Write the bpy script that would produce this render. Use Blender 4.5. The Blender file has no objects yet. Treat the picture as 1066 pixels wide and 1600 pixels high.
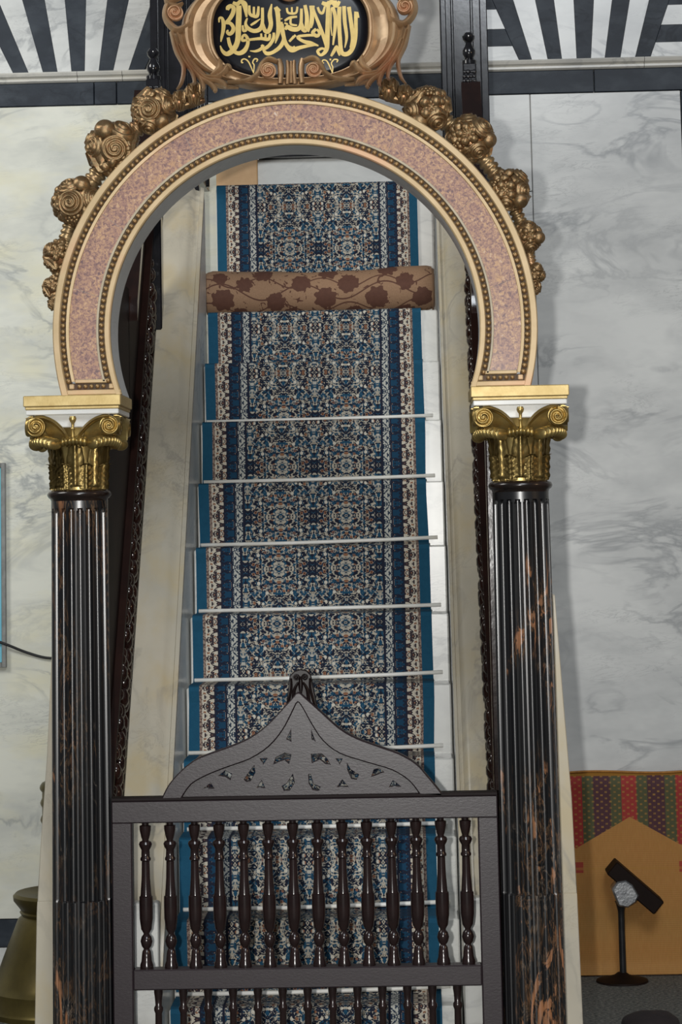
import bpy, bmesh, math, random
import numpy as np
from mathutils import Vector, Matrix, noise as mnoise
PI = math.pi
sc = bpy.context.scene
COL = sc.collection

# ------------------------------------------------------------------ camera
FPX = 3666.0
PITCH, YAW, ROLL = math.radians(6.0), math.radians(1.67), math.radians(1.15)
CAM = np.array([0.278, -6.0, 1.72])
_F = np.array([-math.sin(YAW)*math.cos(PITCH), math.cos(YAW)*math.cos(PITCH), math.sin(PITCH)])
_R0 = np.cross(_F, [0, 0, 1.0]); _R0 /= np.linalg.norm(_R0); _U0 = np.cross(_R0, _F)
_R = math.cos(ROLL)*_R0 - math.sin(ROLL)*_U0
_U = math.sin(ROLL)*_R0 + math.cos(ROLL)*_U0
_d = np.array([0, 1.0, 0])
PPX = 640 - FPX*(_R@_d)/(_F@_d); PPY = 820 + FPX*(_U@_d)/(_F@_d)
cam_data = bpy.data.cameras.new('camera'); cam = bpy.data.objects.new('camera', cam_data); COL.objects.link(cam)
cam_data.sensor_fit = 'VERTICAL'; cam_data.sensor_height = 36.0; cam_data.lens = FPX*36/1600
cam_data.shift_x = (533-PPX)/1600; cam_data.shift_y = -(800-PPY)/1600
cam_data.clip_start = 0.1
cam.matrix_world = Matrix(((_R[0], _U[0], -_F[0], CAM[0]), (_R[1], _U[1], -_F[1], CAM[1]), (_R[2], _U[2], -_F[2], CAM[2]), (0, 0, 0, 1)))
sc.camera = cam

def at(px, py, Y):
    """survey helper: the place on the vertical plane at depth Y"""
    d = _F + _R*(px-PPX)/FPX - _U*(py-PPY)/FPX
    p = CAM + d*(Y-CAM[1])/d[1]
    return Vector(p)

# ------------------------------------------------------------------ world, lights, exposure
world = bpy.data.worlds.new('world'); sc.world = world; world.use_nodes = True
world.node_tree.nodes['Background'].inputs[0].default_value = (0.92, 0.96, 1.0, 1)
world.node_tree.nodes['Background'].inputs[1].default_value = 0.15
def area_light(name, loc, target, size, power, color, shape='DISK'):
    l = bpy.data.lights.new(name, 'AREA'); l.shape = shape; l.size = size; l.energy = power; l.color = color
    o = bpy.data.objects.new(name, l); COL.objects.link(o); o.location = loc
    o.rotation_euler = (Vector(target)-Vector(loc)).to_track_quat('-Z', 'Y').to_euler()
    return o
fl = CAM - _R*0.13 + _U*0.01
area_light('camera_flash', tuple(fl), (0.0, 0.0, 1.8), 0.05, 190, (1.0, 0.985, 0.95))
area_light('left_wall_fill', (-3.6, -0.8, 4.9), (-1.1, 3.2, 2.9), 1.8, 125, (1.0, 0.98, 0.92))  # added fill light out of view, brightens the upper left wall
area_light('overhead_fill', (1.5, -7.5, 7.0), (0, 1.0, 1.6), 3.0, 420, (0.90, 0.95, 1.0))  # large ambient fill added high behind the camera, no real opening there
area_light('hall_lamp', (4.2, -2.2, 3.0), (0, 0, 2.2), 0.5, 22, (1.0, 0.66, 0.36))
vs = sc.view_settings
vs.view_transform = 'Standard'; vs.look = 'None'; vs.exposure = -0.2; vs.gamma = 1.0; vs.use_curve_mapping = False

# ------------------------------------------------------------------ material helpers
def srgb(r, g, b):
    def c(v):
        v /= 255.0
        return v/12.92 if v <= 0.04045 else ((v+0.055)/1.055)**2.4
    return (c(r), c(g), c(b), 1.0)
class G:
    def __init__(self, name):
        self.m = bpy.data.materials.new(name); self.m.use_nodes = True
        self.t = self.m.node_tree; self.n = self.t.nodes; self.b = self.n['Principled BSDF']
        self._tc = None
    def tc(self, kind='Object'):
        if not self._tc: self._tc = self.n.new('ShaderNodeTexCoord')
        return self._tc.outputs[kind]
    def put(self, sock, v):
        if isinstance(v, bpy.types.NodeSocket): self.t.links.new(v, sock)
        elif isinstance(v, (tuple, list)) and len(v) == 3 and sock.type == 'RGBA': sock.default_value = (*v, 1)
        else: sock.default_value = v
    def mapping(self, vec, scale=(1, 1, 1), loc=(0, 0, 0), rot=(0, 0, 0)):
        k = self.n.new('ShaderNodeMapping'); self.put(k.inputs['Vector'], vec)
        k.inputs['Scale'].default_value = scale; k.inputs['Location'].default_value = loc; k.inputs['Rotation'].default_value = rot
        return k.outputs[0]
    def noise(self, vec, scale, detail=4, rough=0.55, dist=0.0, out='Fac'):
        k = self.n.new('ShaderNodeTexNoise'); self.put(k.inputs['Vector'], vec); k.inputs['Scale'].default_value = scale
        k.inputs['Detail'].default_value = detail; k.inputs['Roughness'].default_value = rough; k.inputs['Distortion'].default_value = dist
        return k.outputs[out]
    def voro(self, vec, scale, feature='F1', out='Distance', rand=1.0):
        k = self.n.new('ShaderNodeTexVoronoi'); k.feature = feature; self.put(k.inputs['Vector'], vec)
        k.inputs['Scale'].default_value = scale; k.inputs['Randomness'].default_value = rand
        return k.outputs[out]
    def math(self, op, a, b=None, c=None):
        k = self.n.new('ShaderNodeMath'); k.operation = op; self.put(k.inputs[0], a)
        if b is not None: self.put(k.inputs[1], b)
        if c is not None: self.put(k.inputs[2], c)
        return k.outputs[0]
    def mix(self, f, a, b):
        k = self.n.new('ShaderNodeMix'); k.data_type = 'RGBA'
        self.put(k.inputs[0], f); self.put(k.inputs[6], a); self.put(k.inputs[7], b)
        return k.outputs[2]
    def ramp(self, f, stops, interp='LINEAR'):
        k = self.n.new('ShaderNodeValToRGB'); k.color_ramp.interpolation = interp; self.put(k.inputs[0], f)
        e = k.color_ramp.elements
        while len(e) > 1: e.remove(e[-1])
        for i, (p, c) in enumerate(stops):
            el = e[0] if i == 0 else e.new(p)
            el.position = p; el.color = c if len(c) == 4 else (*c, 1)
        return k.outputs[0]
    def band(self, f, lo, hi):
        return self.math('MULTIPLY', self.math('GREATER_THAN', f, lo), self.math('LESS_THAN', f, hi))
    def sep(self, vec):
        k = self.n.new('ShaderNodeSeparateXYZ'); self.put(k.inputs[0], vec); return k.outputs
    def comb(self, x, y, z=0.0):
        k = self.n.new('ShaderNodeCombineXYZ')
        for i, v in enumerate((x, y, z)): self.put(k.inputs[i], v)
        return k.outputs[0]
    def bump(self, h, strength=0.3, dist=0.01):
        k = self.n.new('ShaderNodeBump'); k.inputs['Strength'].default_value = strength; k.inputs['Distance'].default_value = dist
        self.put(k.inputs['Height'], h); self.t.links.new(k.outputs[0], self.b.inputs['Normal'])
    def out(self, color, rough=0.5, metal=0.0, spec=0.5, coat=0.0):
        self.put(self.b.inputs['Base Color'], color); self.put(self.b.inputs['Roughness'], rough); self.put(self.b.inputs['Metallic'], metal)
        self.b.inputs['Specular IOR Level'].default_value = spec; self.b.inputs['Coat Weight'].default_value = coat
        self.b.inputs['Coat Roughness'].default_value = 0.08
        return self.m

def mat_marble(name, base, vein, warm=None, scale=1.0, rough=0.25, amount=1.0, seed=0.0, stretch=(1, 1, 1.6), rotated=0.25):
    g = G(name); v = g.mapping(g.tc(), scale=stretch, loc=(seed, seed*1.7, seed*0.6), rot=(0, rotated, 0))
    n1 = g.noise(v, 1.3*scale, 5, 0.55, 1.2)
    ridge = g.math('ABSOLUTE', g.math('SUBTRACT', n1, 0.5))
    veins = g.math('SUBTRACT', 1.0, g.math('MINIMUM', g.math('MULTIPLY', ridge, 26.0), 1.0))
    mask = g.math('MULTIPLY', g.ramp(g.noise(v, 0.9*scale, 3), [(0.42, (0, 0, 0)), (0.62, (1, 1, 1))]), veins)
    n2 = g.noise(g.mapping(v, scale=(1, 1, 2.2)), 5.0*scale, 6, 0.6, 1.6)
    fine = g.math('SUBTRACT', 1.0, g.math('MINIMUM', g.math('MULTIPLY', g.math('ABSOLUTE', g.math('SUBTRACT', n2, 0.5)), 30.0), 1.0))
    fine = g.math('MULTIPLY', fine, g.ramp(g.noise(v, 1.7*scale, 2), [(0.5, (0, 0, 0)), (0.7, (0.8, 0.8, 0.8))]))
    cloud = g.ramp(g.noise(v, 1.9*scale, 4, 0.6), [(0.38, (0, 0, 0)), (0.75, (0.55, 0.55, 0.55))])
    c = g.mix(g.math('MULTIPLY', cloud, amount), base, vein)
    if warm: c = g.mix(g.ramp(g.noise(v, 2.6*scale, 4), [(0.45, (0, 0, 0)), (0.7, (0.7, 0.7, 0.7))]), c, warm)
    c = g.mix(g.math('MULTIPLY', mask, 0.75*amount), c, vein)
    c = g.mix(g.math('MULTIPLY', fine, 0.55*amount), c, tuple(x*0.7 for x in vein[:3]))
    return g.out(c, rough, 0, 0.45)
M = {}
M['wall_marble'] = mat_marble('wall_marble', srgb(222, 224, 222), srgb(140, 144, 148), scale=1.7, seed=3.1, amount=0.85, stretch=(0.8, 1, 1.7))
M['wall_marble_warm'] = mat_marble('wall_marble_warm', srgb(232, 233, 222), srgb(140, 146, 150), srgb(232, 228, 200), scale=1.8, seed=8.4, amount=0.8, stretch=(0.8, 1, 1.7))
M['white_marble'] = mat_marble('white_marble', srgb(225, 225, 220), srgb(160, 162, 162), scale=2.2, seed=1.3, amount=0.7)
M['soffit_marble'] = mat_marble('soffit_marble', srgb(200, 206, 210), srgb(165, 170, 174), scale=2.0, seed=5.3, amount=0.5)
M['coping_marble'] = mat_marble('coping_marble', srgb(186, 179, 162), srgb(148, 144, 134), srgb(184, 168, 132), scale=3.0, seed=2.2, amount=0.8, stretch=(1, 1, 0.6))
M['grey_marble'] = mat_marble('grey_marble', srgb(50, 57, 66), srgb(32, 37, 45), srgb(70, 77, 85), scale=3.5, seed=6.0, rough=0.45, amount=0.9)
M['grey_marble'].node_tree.nodes['Principled BSDF'].inputs['Specular IOR Level'].default_value = 0.2
M['moulding_marble'] = mat_marble('moulding_marble', srgb(214, 212, 204), srgb(150, 152, 152), scale=2.5, seed=4.4, amount=0.6)

def mat_pink():
    g = G('pink_breccia_marble'); v = g.tc()
    n = g.noise(v, 120, 4, 0.7, 0.8); big = g.noise(v, 18, 5, 0.65, 0.5)
    c = g.ramp(n, [(0.33, srgb(112, 95, 98)), (0.44, srgb(150, 118, 108)), (0.52, srgb(176, 142, 124)), (0.60, srgb(194, 156, 116)), (0.70, srgb(206, 188, 180))])
    c = g.mix(g.ramp(big, [(0.45, (0, 0, 0)), (0.62, (0.45, 0.45, 0.45))]), c, g.ramp(n, [(0.38, srgb(112, 90, 96)), (0.6, srgb(160, 122, 114))]))
    c = g.mix(g.ramp(g.noise(v, 30, 3), [(0.60, (0, 0, 0)), (0.72, (0.45, 0.45, 0.45))]), c, srgb(200, 160, 116))
    return g.out(c, 0.25, 0, 0.4)
M['pink'] = mat_pink()

def mat_gold(name, c1, c2, c3, rough=0.38, metal=0.75, sc_=22, bump=0.15):
    g = G(name); v = g.tc()
    n = g.noise(v, sc_, 5, 0.6); n2 = g.noise(v, sc_*0.28, 3)
    c = g.mix(g.ramp(n, [(0.35, (0, 0, 0)), (0.65, (1, 1, 1))]), c1, c2)
    c = g.mix(g.ramp(n2, [(0.52, (0, 0, 0)), (0.68, (0.8, 0.8, 0.8))]), c, c3)
    g.bump(g.noise(v, sc_*6, 3), bump, 0.002)
    return g.out(c, rough, metal, 0.5)
M['gilt_flat'] = mat_gold('pale_gilding', srgb(196, 172, 134), srgb(182, 158, 118), srgb(210, 158, 126), 0.5, 0.2, 12, 0.08)
M['gilt_bead'] = mat_gold('antique_gilding', srgb(176, 150, 104), srgb(142, 116, 78), srgb(152, 114, 80), 0.42, 0.7, 60)
M['bead_channel'] = mat_gold('bead_channel_gilding', srgb(84, 62, 38), srgb(58, 42, 26), srgb(76, 50, 32), 0.55, 0.3, 60)
M['gilt_flower'] = mat_gold('carved_gilding', srgb(164, 140, 104), srgb(112, 91, 62), srgb(142, 94, 64), 0.38, 0.82, 24)
M['gilt_frame'] = mat_gold('frame_gilding', srgb(186, 158, 124), srgb(158, 128, 96), srgb(184, 128, 96), 0.42, 0.5, 16)
M['brass'] = mat_gold('capital_gilding', srgb(186, 164, 106), srgb(154, 130, 78), srgb(132, 108, 60), 0.36, 0.85, 26)
M['brass_flat'] = mat_gold('abacus_gilding', srgb(198, 176, 122), srgb(180, 156, 102), srgb(174, 150, 96), 0.45, 0.45, 30, 0.1)
def mat_plain(name, color, rough=0.5, metal=0.0, spec=0.5, coat=0.0, nscale=0, c2=None, bump=0.0):
    g = G(name); c = color
    if nscale: c = g.mix(g.ramp(g.noise(g.tc(), nscale, 5, 0.6), [(0.35, (0, 0, 0)), (0.65, (1, 1, 1))]), color, c2 or tuple(x*0.75 for x in color[:3])+(1,))
    if bump: g.bump(g.noise(g.tc(), nscale*3 or 60, 4), bump, 0.004)
    return g.out(c, rough, metal, spec, coat)

M['fillet'] = mat_plain('pale_fillet', srgb(186, 172, 146), 0.5, nscale=20)
def mat_column(name, z_hi, gain, seed, lo_vein):
    g = G(name); v = g.mapping(g.tc(), scale=(1, 1, 0.26), loc=(seed, 0, seed)); v2 = g.mapping(g.tc(), loc=(seed*2, 1, seed))
    n = g.noise(v, 22, 6, 0.66, 2.6); msk = g.noise(g.mapping(v2, scale=(1, 1, 0.3)), 6.5, 4, 0.55, 0.6)
    vein = g.math('SUBTRACT', 1.0, g.math('MINIMUM', g.math('MULTIPLY', g.math('ABSOLUTE', g.math('SUBTRACT', n, 0.5)), 34.0), 1.0))
    low = g.math('MAXIMUM', g.math('SUBTRACT', z_hi, g.sep(g.tc())[2]), 0.0)
    m = g.math('ADD', msk, g.math('MULTIPLY', low, gain))
    vein = g.math('MULTIPLY', vein, g.ramp(m, [(lo_vein, (0, 0, 0)), (lo_vein+0.09, (1, 1, 1))]))
    blot = g.math('MULTIPLY', g.ramp(g.noise(v, 11, 6, 0.62, 3.0), [(0.57, (0, 0, 0)), (0.60, (1, 1, 1))]), g.ramp(m, [(0.57, (0, 0, 0)), (0.62, (1, 1, 1))]))
    c = g.mix(g.noise(v2, 7, 4), srgb(7, 8, 10), srgb(16, 16, 19))
    vc = g.ramp(g.noise(v2, 13, 3), [(0.35, srgb(122, 86, 54)), (0.55, srgb(92, 70, 48)), (0.7, srgb(122, 110, 98))])
    c = g.mix(g.math('MULTIPLY', vein, 0.85), c, vc)
    c = g.mix(g.math('MULTIPLY', blot, 0.9), c, g.mix(g.noise(v2, 20, 2), srgb(164, 108, 68), srgb(124, 94, 72)))
    return g.out(c, 0.3, 0, 0.8)
M['col_left'] = mat_column('black_gold_marble', 1.3, 0.03, 1.0, 0.47)
M['col_right'] = mat_column('black_orange_marble', 1.15, 0.20, 7.7, 0.56)
M['black_ring'] = mat_plain('dark_neck_marble', srgb(16, 14, 14), 0.22, nscale=14, c2=srgb(36, 25, 20))
def mat_gate():
    g = G('dark_painted_wood'); v = g.mapping(g.tc(), scale=(0.25, 1, 1))
    n = g.noise(v, 90, 5, 0.6)
    c = g.mix(n, srgb(36, 28, 31), srgb(46, 37, 41))
    g.bump(g.noise(g.mapping(g.tc(), scale=(0.5, 1, 1)), 220, 5, 0.7), 0.14, 0.002)
    return g.out(c, 0.36, 0, 0.55)
M['gate'] = mat_gate()
M['baluster'] = mat_plain('turned_dark_wood', srgb(38, 25, 24), 0.2, nscale=30, c2=srgb(28, 18, 18), spec=0.5)
M['finial_wood'] = mat_plain('finial_dark_wood', srgb(24, 15, 15), 0.35, nscale=30, spec=0.25)
M['line'] = mat_plain('gate_groove', srgb(24, 14, 14), 0.6, nscale=30, spec=0.2)
M['lacquer'] = mat_plain('dark_lacquered_wood', srgb(40, 22, 17), 0.14, nscale=9, c2=srgb(26, 14, 12), spec=0.6, bump=0.12)
M['black_lacquer'] = mat_plain('black_lacquer', srgb(14, 14, 17), 0.16, nscale=18, c2=srgb(26, 26, 31), spec=0.6, bump=0.03)
M['panel_wood'] = mat_plain('dark_panel_wood', srgb(38, 21, 16), 0.55, nscale=9, c2=srgb(26, 14, 12), spec=0.12)
M['rod'] = mat_plain('white_rod_paint', srgb(244, 243, 238), 0.4, nscale=12, c2=srgb(230, 226, 216))
M['lightwood'] = mat_plain('light_wood', srgb(206, 170, 124), 0.5, nscale=8, c2=srgb(190, 150, 104))
M['plaque'] = mat_plain('black_plaque', srgb(9, 11, 18), 0.3, nscale=30, c2=srgb(14, 16, 23), spec=0.25)
M['letter'] = mat_plain('gold_leaf_letter', srgb(200, 174, 104), 0.45, 0.25, nscale=40, c2=srgb(186, 160, 92))
M['bronze'] = mat_plain('aged_bronze', srgb(104, 92, 48), 0.4, 0.65, nscale=7, c2=srgb(82, 72, 38))
M['steel'] = mat_plain('brushed_steel', srgb(176, 178, 180), 0.3, 0.8, nscale=40, c2=srgb(140, 142, 146), bump=0.2)
M['dark_steel'] = mat_plain('dark_steel', srgb(70, 70, 72), 0.3, 0.8, nscale=30)
M['block'] = mat_plain('dark_brown_board', srgb(26, 15, 11), 0.6, nscale=20, spec=0.12)
M['rubber'] = mat_plain('black_cable', srgb(28, 28, 30), 0.5, nscale=20)
M['blue'] = mat_plain('sky_blue_panel', srgb(120, 196, 216), 0.4, nscale=5, c2=srgb(110, 186, 208))
M['alu'] = mat_plain('grey_aluminium', srgb(150, 152, 150), 0.35, 0.6, nscale=30)
M['cloth_dark'] = mat_plain('dark_cloth', srgb(34, 26, 28), 0.8, nscale=40, bump=0.3)
def mat_floor():
    g = G('speckled_grey_carpet'); v = g.mapping(g.tc(), scale=(0.6, 1, 1))
    n = g.noise(v, 130, 3, 0.7)
    c = g.ramp(n, [(0.36, srgb(58, 60, 60)), (0.5, srgb(92, 94, 92)), (0.64, srgb(132, 132, 124))])
    return g.out(c, 0.8, 0, 0.2)
M['floor'] = mat_floor()

def mat_runner(W):
    g = G('patterned_blue_carpet'); s = g.sep(g.tc('UV')); u, v = s[0], s[1]
    e = g.math('MINIMUM', u, g.math('SUBTRACT', W, u))
    um = g.math('ABSOLUTE', g.math('SUBTRACT', u, W/2)); um2 = g.math('PINGPONG', um, 0.105)
    vm = g.math('PINGPONG', v, 0.155)
    p = g.comb(um2, vm, 0)
    n = g.noise(p, 88, 2, 0.5, 1.6)
    n2 = g.noise(g.mapping(p, loc=(3, 5, 1)), 60, 2, 0.5, 0.5)
    cell = g.sep(g.voro(p, 76, 'F1', 'Color'))[0]; dist = g.voro(p, 76)
    navy, teal, cream, rust = srgb(32, 38, 54), srgb(34, 76, 102), srgb(184, 176, 160), srgb(146, 104, 80)
    f = g.mix(g.math('GREATER_THAN', n2, 0.54), navy, teal)
    vine = g.math('GREATER_THAN', n, 0.54)
    f = g.mix(vine, f, cream)
    dots = g.math('MULTIPLY', g.math('GREATER_THAN', cell, 0.76), g.math('LESS_THAN', dist, 0.38))
    f = g.mix(dots, f, rust)
    dots2 = g.math('MULTIPLY', g.math('LESS_THAN', cell, 0.16), g.math('LESS_THAN', dist, 0.42))
    f = g.mix(dots2, f, srgb(206, 200, 186))
    eye = g.math('MULTIPLY', g.math('GREATER_THAN', cell, 0.55), g.math('LESS_THAN', dist, 0.16))
    f = g.mix(eye, f, srgb(40, 30, 34))
    big = g.noise(p, 14, 1)
    f = g.mix(g.math('MULTIPLY', g.math('GREATER_THAN', big, 0.56), 0.25), f, teal)
    # border bands, measured in metres from the edge
    pv = g.math('PINGPONG', v, 0.028); q = g.comb(e, pv, 0)
    nb = g.noise(q, 95, 1, 0.5, 1.0)
    blue = g.mix(g.noise(g.comb(u, v, 0), 60, 3), srgb(26, 72, 98), srgb(34, 86, 112))
    speck = g.mix(g.math('GREATER_THAN', g.noise(g.comb(u, v, 0), 150, 1), 0.5), srgb(96, 78, 74), srgb(150, 132, 120))
    creamb = g.mix(g.math('GREATER_THAN', nb, 0.53), srgb(200, 192, 176), srgb(58, 50, 56))
    creamb = g.mix(g.math('GREATER_THAN', g.noise(g.mapping(q, loc=(4, 4, 0)), 80, 1), 0.62), creamb, rust)
    blueb = g.mix(g.math('GREATER_THAN', nb, 0.55), srgb(30, 66, 92), srgb(34, 40, 56))
    blueb = g.mix(g.math('GREATER_THAN', g.noise(g.mapping(q, loc=(7, 2, 0)), 85, 1), 0.64), blueb, srgb(150, 130, 116))
    creamn = g.mix(g.math('GREATER_THAN', g.noise(q, 150, 1), 0.52), srgb(186, 186, 178), srgb(44, 58, 76))
    dark = srgb(36, 40, 56)
    c = f
    for lo, col in ((0.146, dark), (0.139, creamn), (0.116, dark), (0.111, blueb), (0.083, dark), (0.078, creamb), (0.041, speck), (0.033, blue)):
        c = g.mix(g.math('LESS_THAN', e, lo), c, col)
    g.bump(g.noise(g.comb(u, v, 0), 420, 2), 0.35, 0.004)
    return g.out(c, 0.85, 0, 0.15)

def mat_roll():
    g = G('brown_damask_cloth'); s = g.sep(g.tc('UV')); u, v = s[0], s[1]
    wob = g.math('MULTIPLY', g.math('SUBTRACT', g.noise(g.comb(u, v, 0), 55, 3), 0.5), 0.032)
    mask = None
    flowers = [(0.06, 0.095, .036), (0.245, 0.088, .030), (0.135, 0.155, .026), (0.42, 0.10, .034), (0.335, 0.16, .030), (0.50, 0.155, .032), (0.60, 0.095, .036), (0.70, 0.15, .028), (0.76, 0.085, .032), (0.05, 0.18, .024), (0.20, 0.20, .03), (0.43, 0.21, .03), (0.64, 0.21, .03), (0.30, 0.03, .032), (0.52, 0.035, .03), (0.12, 0.03, .03), (0.70, 0.03, .03)]
    for x, y, r in flowers:
        dx = g.math('SUBTRACT', u, x); dy = g.math('SUBTRACT', v, y)
        d = g.math('SQRT', g.math('ADD', g.math('MULTIPLY', dx, dx), g.math('MULTIPLY', dy, dy)))
        a = g.math('ARCTAN2', dy, dx)
        lob = g.math('MULTIPLY', g.math('COSINE', g.math('MULTIPLY', a, 8.0)), r*0.07)
        k = g.math('LESS_THAN', g.math('ADD', g.math('ADD', d, lob), wob), r*1.12)
        mask = k if mask is None else g.math('MAXIMUM', mask, k)
    for f0, amp, ph, off in ((22, 0.028, 0.4, 0.125), (30, 0.02, 2.0, 0.16), (26, 0.024, 1.1, 0.06)):
        y = g.math('ADD', g.math('MULTIPLY', g.math('SINE', g.math('MULTIPLY_ADD', u, f0, ph)), amp), off)
        k = g.math('LESS_THAN', g.math('ABSOLUTE', g.math('SUBTRACT', v, y)), 0.0028)
        mask = g.math('MAXIMUM', mask, k)
    leaf = g.math('GREATER_THAN', g.noise(g.comb(u, v, 0), 34, 1, 0.5, 1.5), 0.665)
    mask = g.math('MAXIMUM', mask, leaf)
    bg = g.mix(g.noise(g.comb(u, v, 0), 180, 2), srgb(142, 110, 86), srgb(172, 138, 108))
    fg = g.mix(g.noise(g.comb(u, v, 0), 70, 3), srgb(88, 58, 48), srgb(108, 74, 60))
    g.bump(g.noise(g.comb(u, v, 0), 500, 2), 0.3, 0.003)
    return g.out(g.mix(mask, bg, fg), 0.75, 0, 0.25)

def mat_mat():
    """woven straw: local x along the wall from the red stripe, z up"""
    g = G('woven_straw'); s = g.sep(g.tc()); x, z = s[0], s[2]
    per = 0.207
    xs = g.math('ADD', x, 40*per); ph2 = g.math('PINGPONG', xs, per); ph = g.math('PINGPONG', xs, per/2)
    fx = g.math('FRACT', g.math('MULTIPLY', x, 190)); fz = g.math('FRACT', g.math('MULTIPLY', z, 130))
    straw = g.mix(g.noise(g.comb(g.math('MULTIPLY', x, 6), g.math('MULTIPLY', z, 0.6), 0), 40, 3), srgb(220, 160, 86), srgb(240, 188, 116))
    straw = g.mix(g.math('MULTIPLY', g.math('LESS_THAN', fx, 0.25), 0.45), straw, srgb(186, 124, 60))
    straw = g.mix(g.math('MULTIPLY', g.math('LESS_THAN', fz, 0.2), 0.25), straw, srgb(186, 128, 62))
    red, green, purple = srgb(206, 62, 74), srgb(96, 110, 84), srgb(92, 56, 84)
    colr = g.mix(g.math('GREATER_THAN', ph, 0.029), red, green)
    colr = g.mix(g.math('GREATER_THAN', ph, 0.071), colr, purple)
    weave = g.math('MULTIPLY', g.math('GREATER_THAN', g.math('FRACT', g.math('MULTIPLY_ADD', z, 42, g.math('MULTIPLY', g.math('FLOOR', g.math('MULTIPLY', x, 60)), 0.5))), 0.72), g.math('GREATER_THAN', g.math('FRACT', g.math('MULTIPLY', x, 60)), 0.45))
    colr = g.mix(g.math('MULTIPLY', weave, g.math('MULTIPLY', g.noise(g.comb(x, z, 0), 30, 2), 1.3)), colr, srgb(214, 164, 88))
    colr = g.mix(g.math('MULTIPLY', g.math('LESS_THAN', fx, 0.22), 0.5), colr, srgb(206, 162, 84))
    edge = g.math('SUBTRACT', 0.593, g.math('MULTIPLY', ph2, 0.56))
    c = g.mix(g.math('GREATER_THAN', z, edge), straw, colr)
    spot = g.math('MULTIPLY', g.band(z, 0.385, 0.425), g.math('GREATER_THAN', ph2, 0.182))
    c = g.mix(g.math('MULTIPLY', spot, 0.8), c, red)
    c = g.mix(g.math('MULTIPLY', g.band(z, 0.395, 0.405), 0.5), c, srgb(224, 170, 90))
    c = g.mix(g.math('GREATER_THAN', z, 0.748), c, srgb(190, 140, 62))
    g.bump(g.math('ADD', fx, fz), 0.25, 0.003)
    return g.out(c, 0.6, 0, 0.3)

# ------------------------------------------------------------------ object helpers
def tag(o, label, cat, group=None, kind=None):
    if label: o['label'] = label
    if cat: o['category'] = cat
    if group: o['group'] = group
    if kind: o['kind'] = kind
    return o
def thing(name, loc, label, cat, group=None, kind=None):
    o = bpy.data.objects.new(name, None); COL.objects.link(o); o.location = loc; o.empty_display_size = 0.1
    return tag(o, label, cat, group, kind)
def mesh_of(bm, smooth=False, name='m'):
    me = bpy.data.meshes.new(name); bmesh.ops.recalc_face_normals(bm, faces=bm.faces); bm.to_mesh(me); bm.free()
    if smooth:
        me.polygons.foreach_set('use_smooth', [True]*len(me.polygons))
        if smooth == 'auto': me.set_sharp_from_angle(angle=math.radians(38))
    return me
def link(name, me, mat=None, parent=None, local=False, loc=None, rot=None, scale=None):
    """meshes are in world coordinates unless local; a child keeps that place"""
    o = bpy.data.objects.new(name, me); COL.objects.link(o)
    if mat is not None and len(me.materials) == 0: me.materials.append(mat)
    if parent is not None:
        o.parent = parent
        if not local and parent.type == 'EMPTY': o.matrix_parent_inverse = Matrix.Translation(-parent.location)
    if loc is not None: o.location = loc
    if rot is not None: o.rotation_euler = rot
    if scale is not None: o.scale = scale
    return o
def bm_box(bm, x0, x1, y0, y1, z0, z1, bevel=0.0, seg=1):
    vs_ = [bm.verts.new(p) for p in ((x0, y0, z0), (x1, y0, z0), (x1, y1, z0), (x0, y1, z0), (x0, y0, z1), (x1, y0, z1), (x1, y1, z1), (x0, y1, z1))]
    fs = [bm.faces.new([vs_[i] for i in q]) for q in ((3, 2, 1, 0), (4, 5, 6, 7), (0, 1, 5, 4), (1, 2, 6, 5), (2, 3, 7, 6), (3, 0, 4, 7))]
    if bevel:
        es = list({e for f in fs for e in f.edges})
        bmesh.ops.bevel(bm, geom=es, offset=bevel, segments=seg, affect='EDGES', profile=0.5)
def box(x0, x1, y0, y1, z0, z1, bevel=0.003, seg=1):
    bm = bmesh.new(); bm_box(bm, x0, x1, y0, y1, z0, z1, bevel, seg); return mesh_of(bm)
def bm_grid(bm, P, close_u=False, close_v=False, cap=False):
    V = [[bm.verts.new(p) for p in row] for row in P]
    nu, nv = len(V), len(V[0])
    for i in range(nu if close_u else nu-1):
        for j in range(nv if close_v else nv-1):
            try: bm.faces.new((V[i][j], V[(i+1) % nu][j], V[(i+1) % nu][(j+1) % nv], V[i][(j+1) % nv]))
            except ValueError: pass
    if cap:
        for row in (V[0], V[-1]):
            try: bm.faces.new(row)
            except ValueError: pass
    return V
def grid(P, smooth=True, **k):
    bm = bmesh.new(); bm_grid(bm, P, **k); bmesh.ops.remove_doubles(bm, verts=bm.verts, dist=1e-6); return mesh_of(bm, smooth)
def bm_lathe(bm, prof, seg=24, c=(0, 0, 0), sq=1.0):
    P = [[(c[0]+r*math.cos(2*PI*j/seg), c[1]+r*sq*math.sin(2*PI*j/seg), c[2]+z) for j in range(seg)] for r, z in prof]
    bm_grid(bm, P, close_v=True, cap=True)
def lathe(prof, seg=24, c=(0, 0, 0), smooth='auto'):
    bm = bmesh.new(); bm_lathe(bm, prof, seg, c); return mesh_of(bm, smooth)
def catmull(pts, n=6):
    pts = [np.array(p, float) for p in pts]; out = []
    for i in range(len(pts)-1):
        p0 = pts[max(i-1, 0)]; p1 = pts[i]; p2 = pts[i+1]; p3 = pts[min(i+2, len(pts)-1)]
        for k in range(n):
            t = k/n
            out.append(0.5*((2*p1)+(-p0+p2)*t+(2*p0-5*p1+4*p2-p3)*t*t+(-p0+3*p1-3*p2+p3)*t**3))
    out.append(pts[-1]); return out
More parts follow.
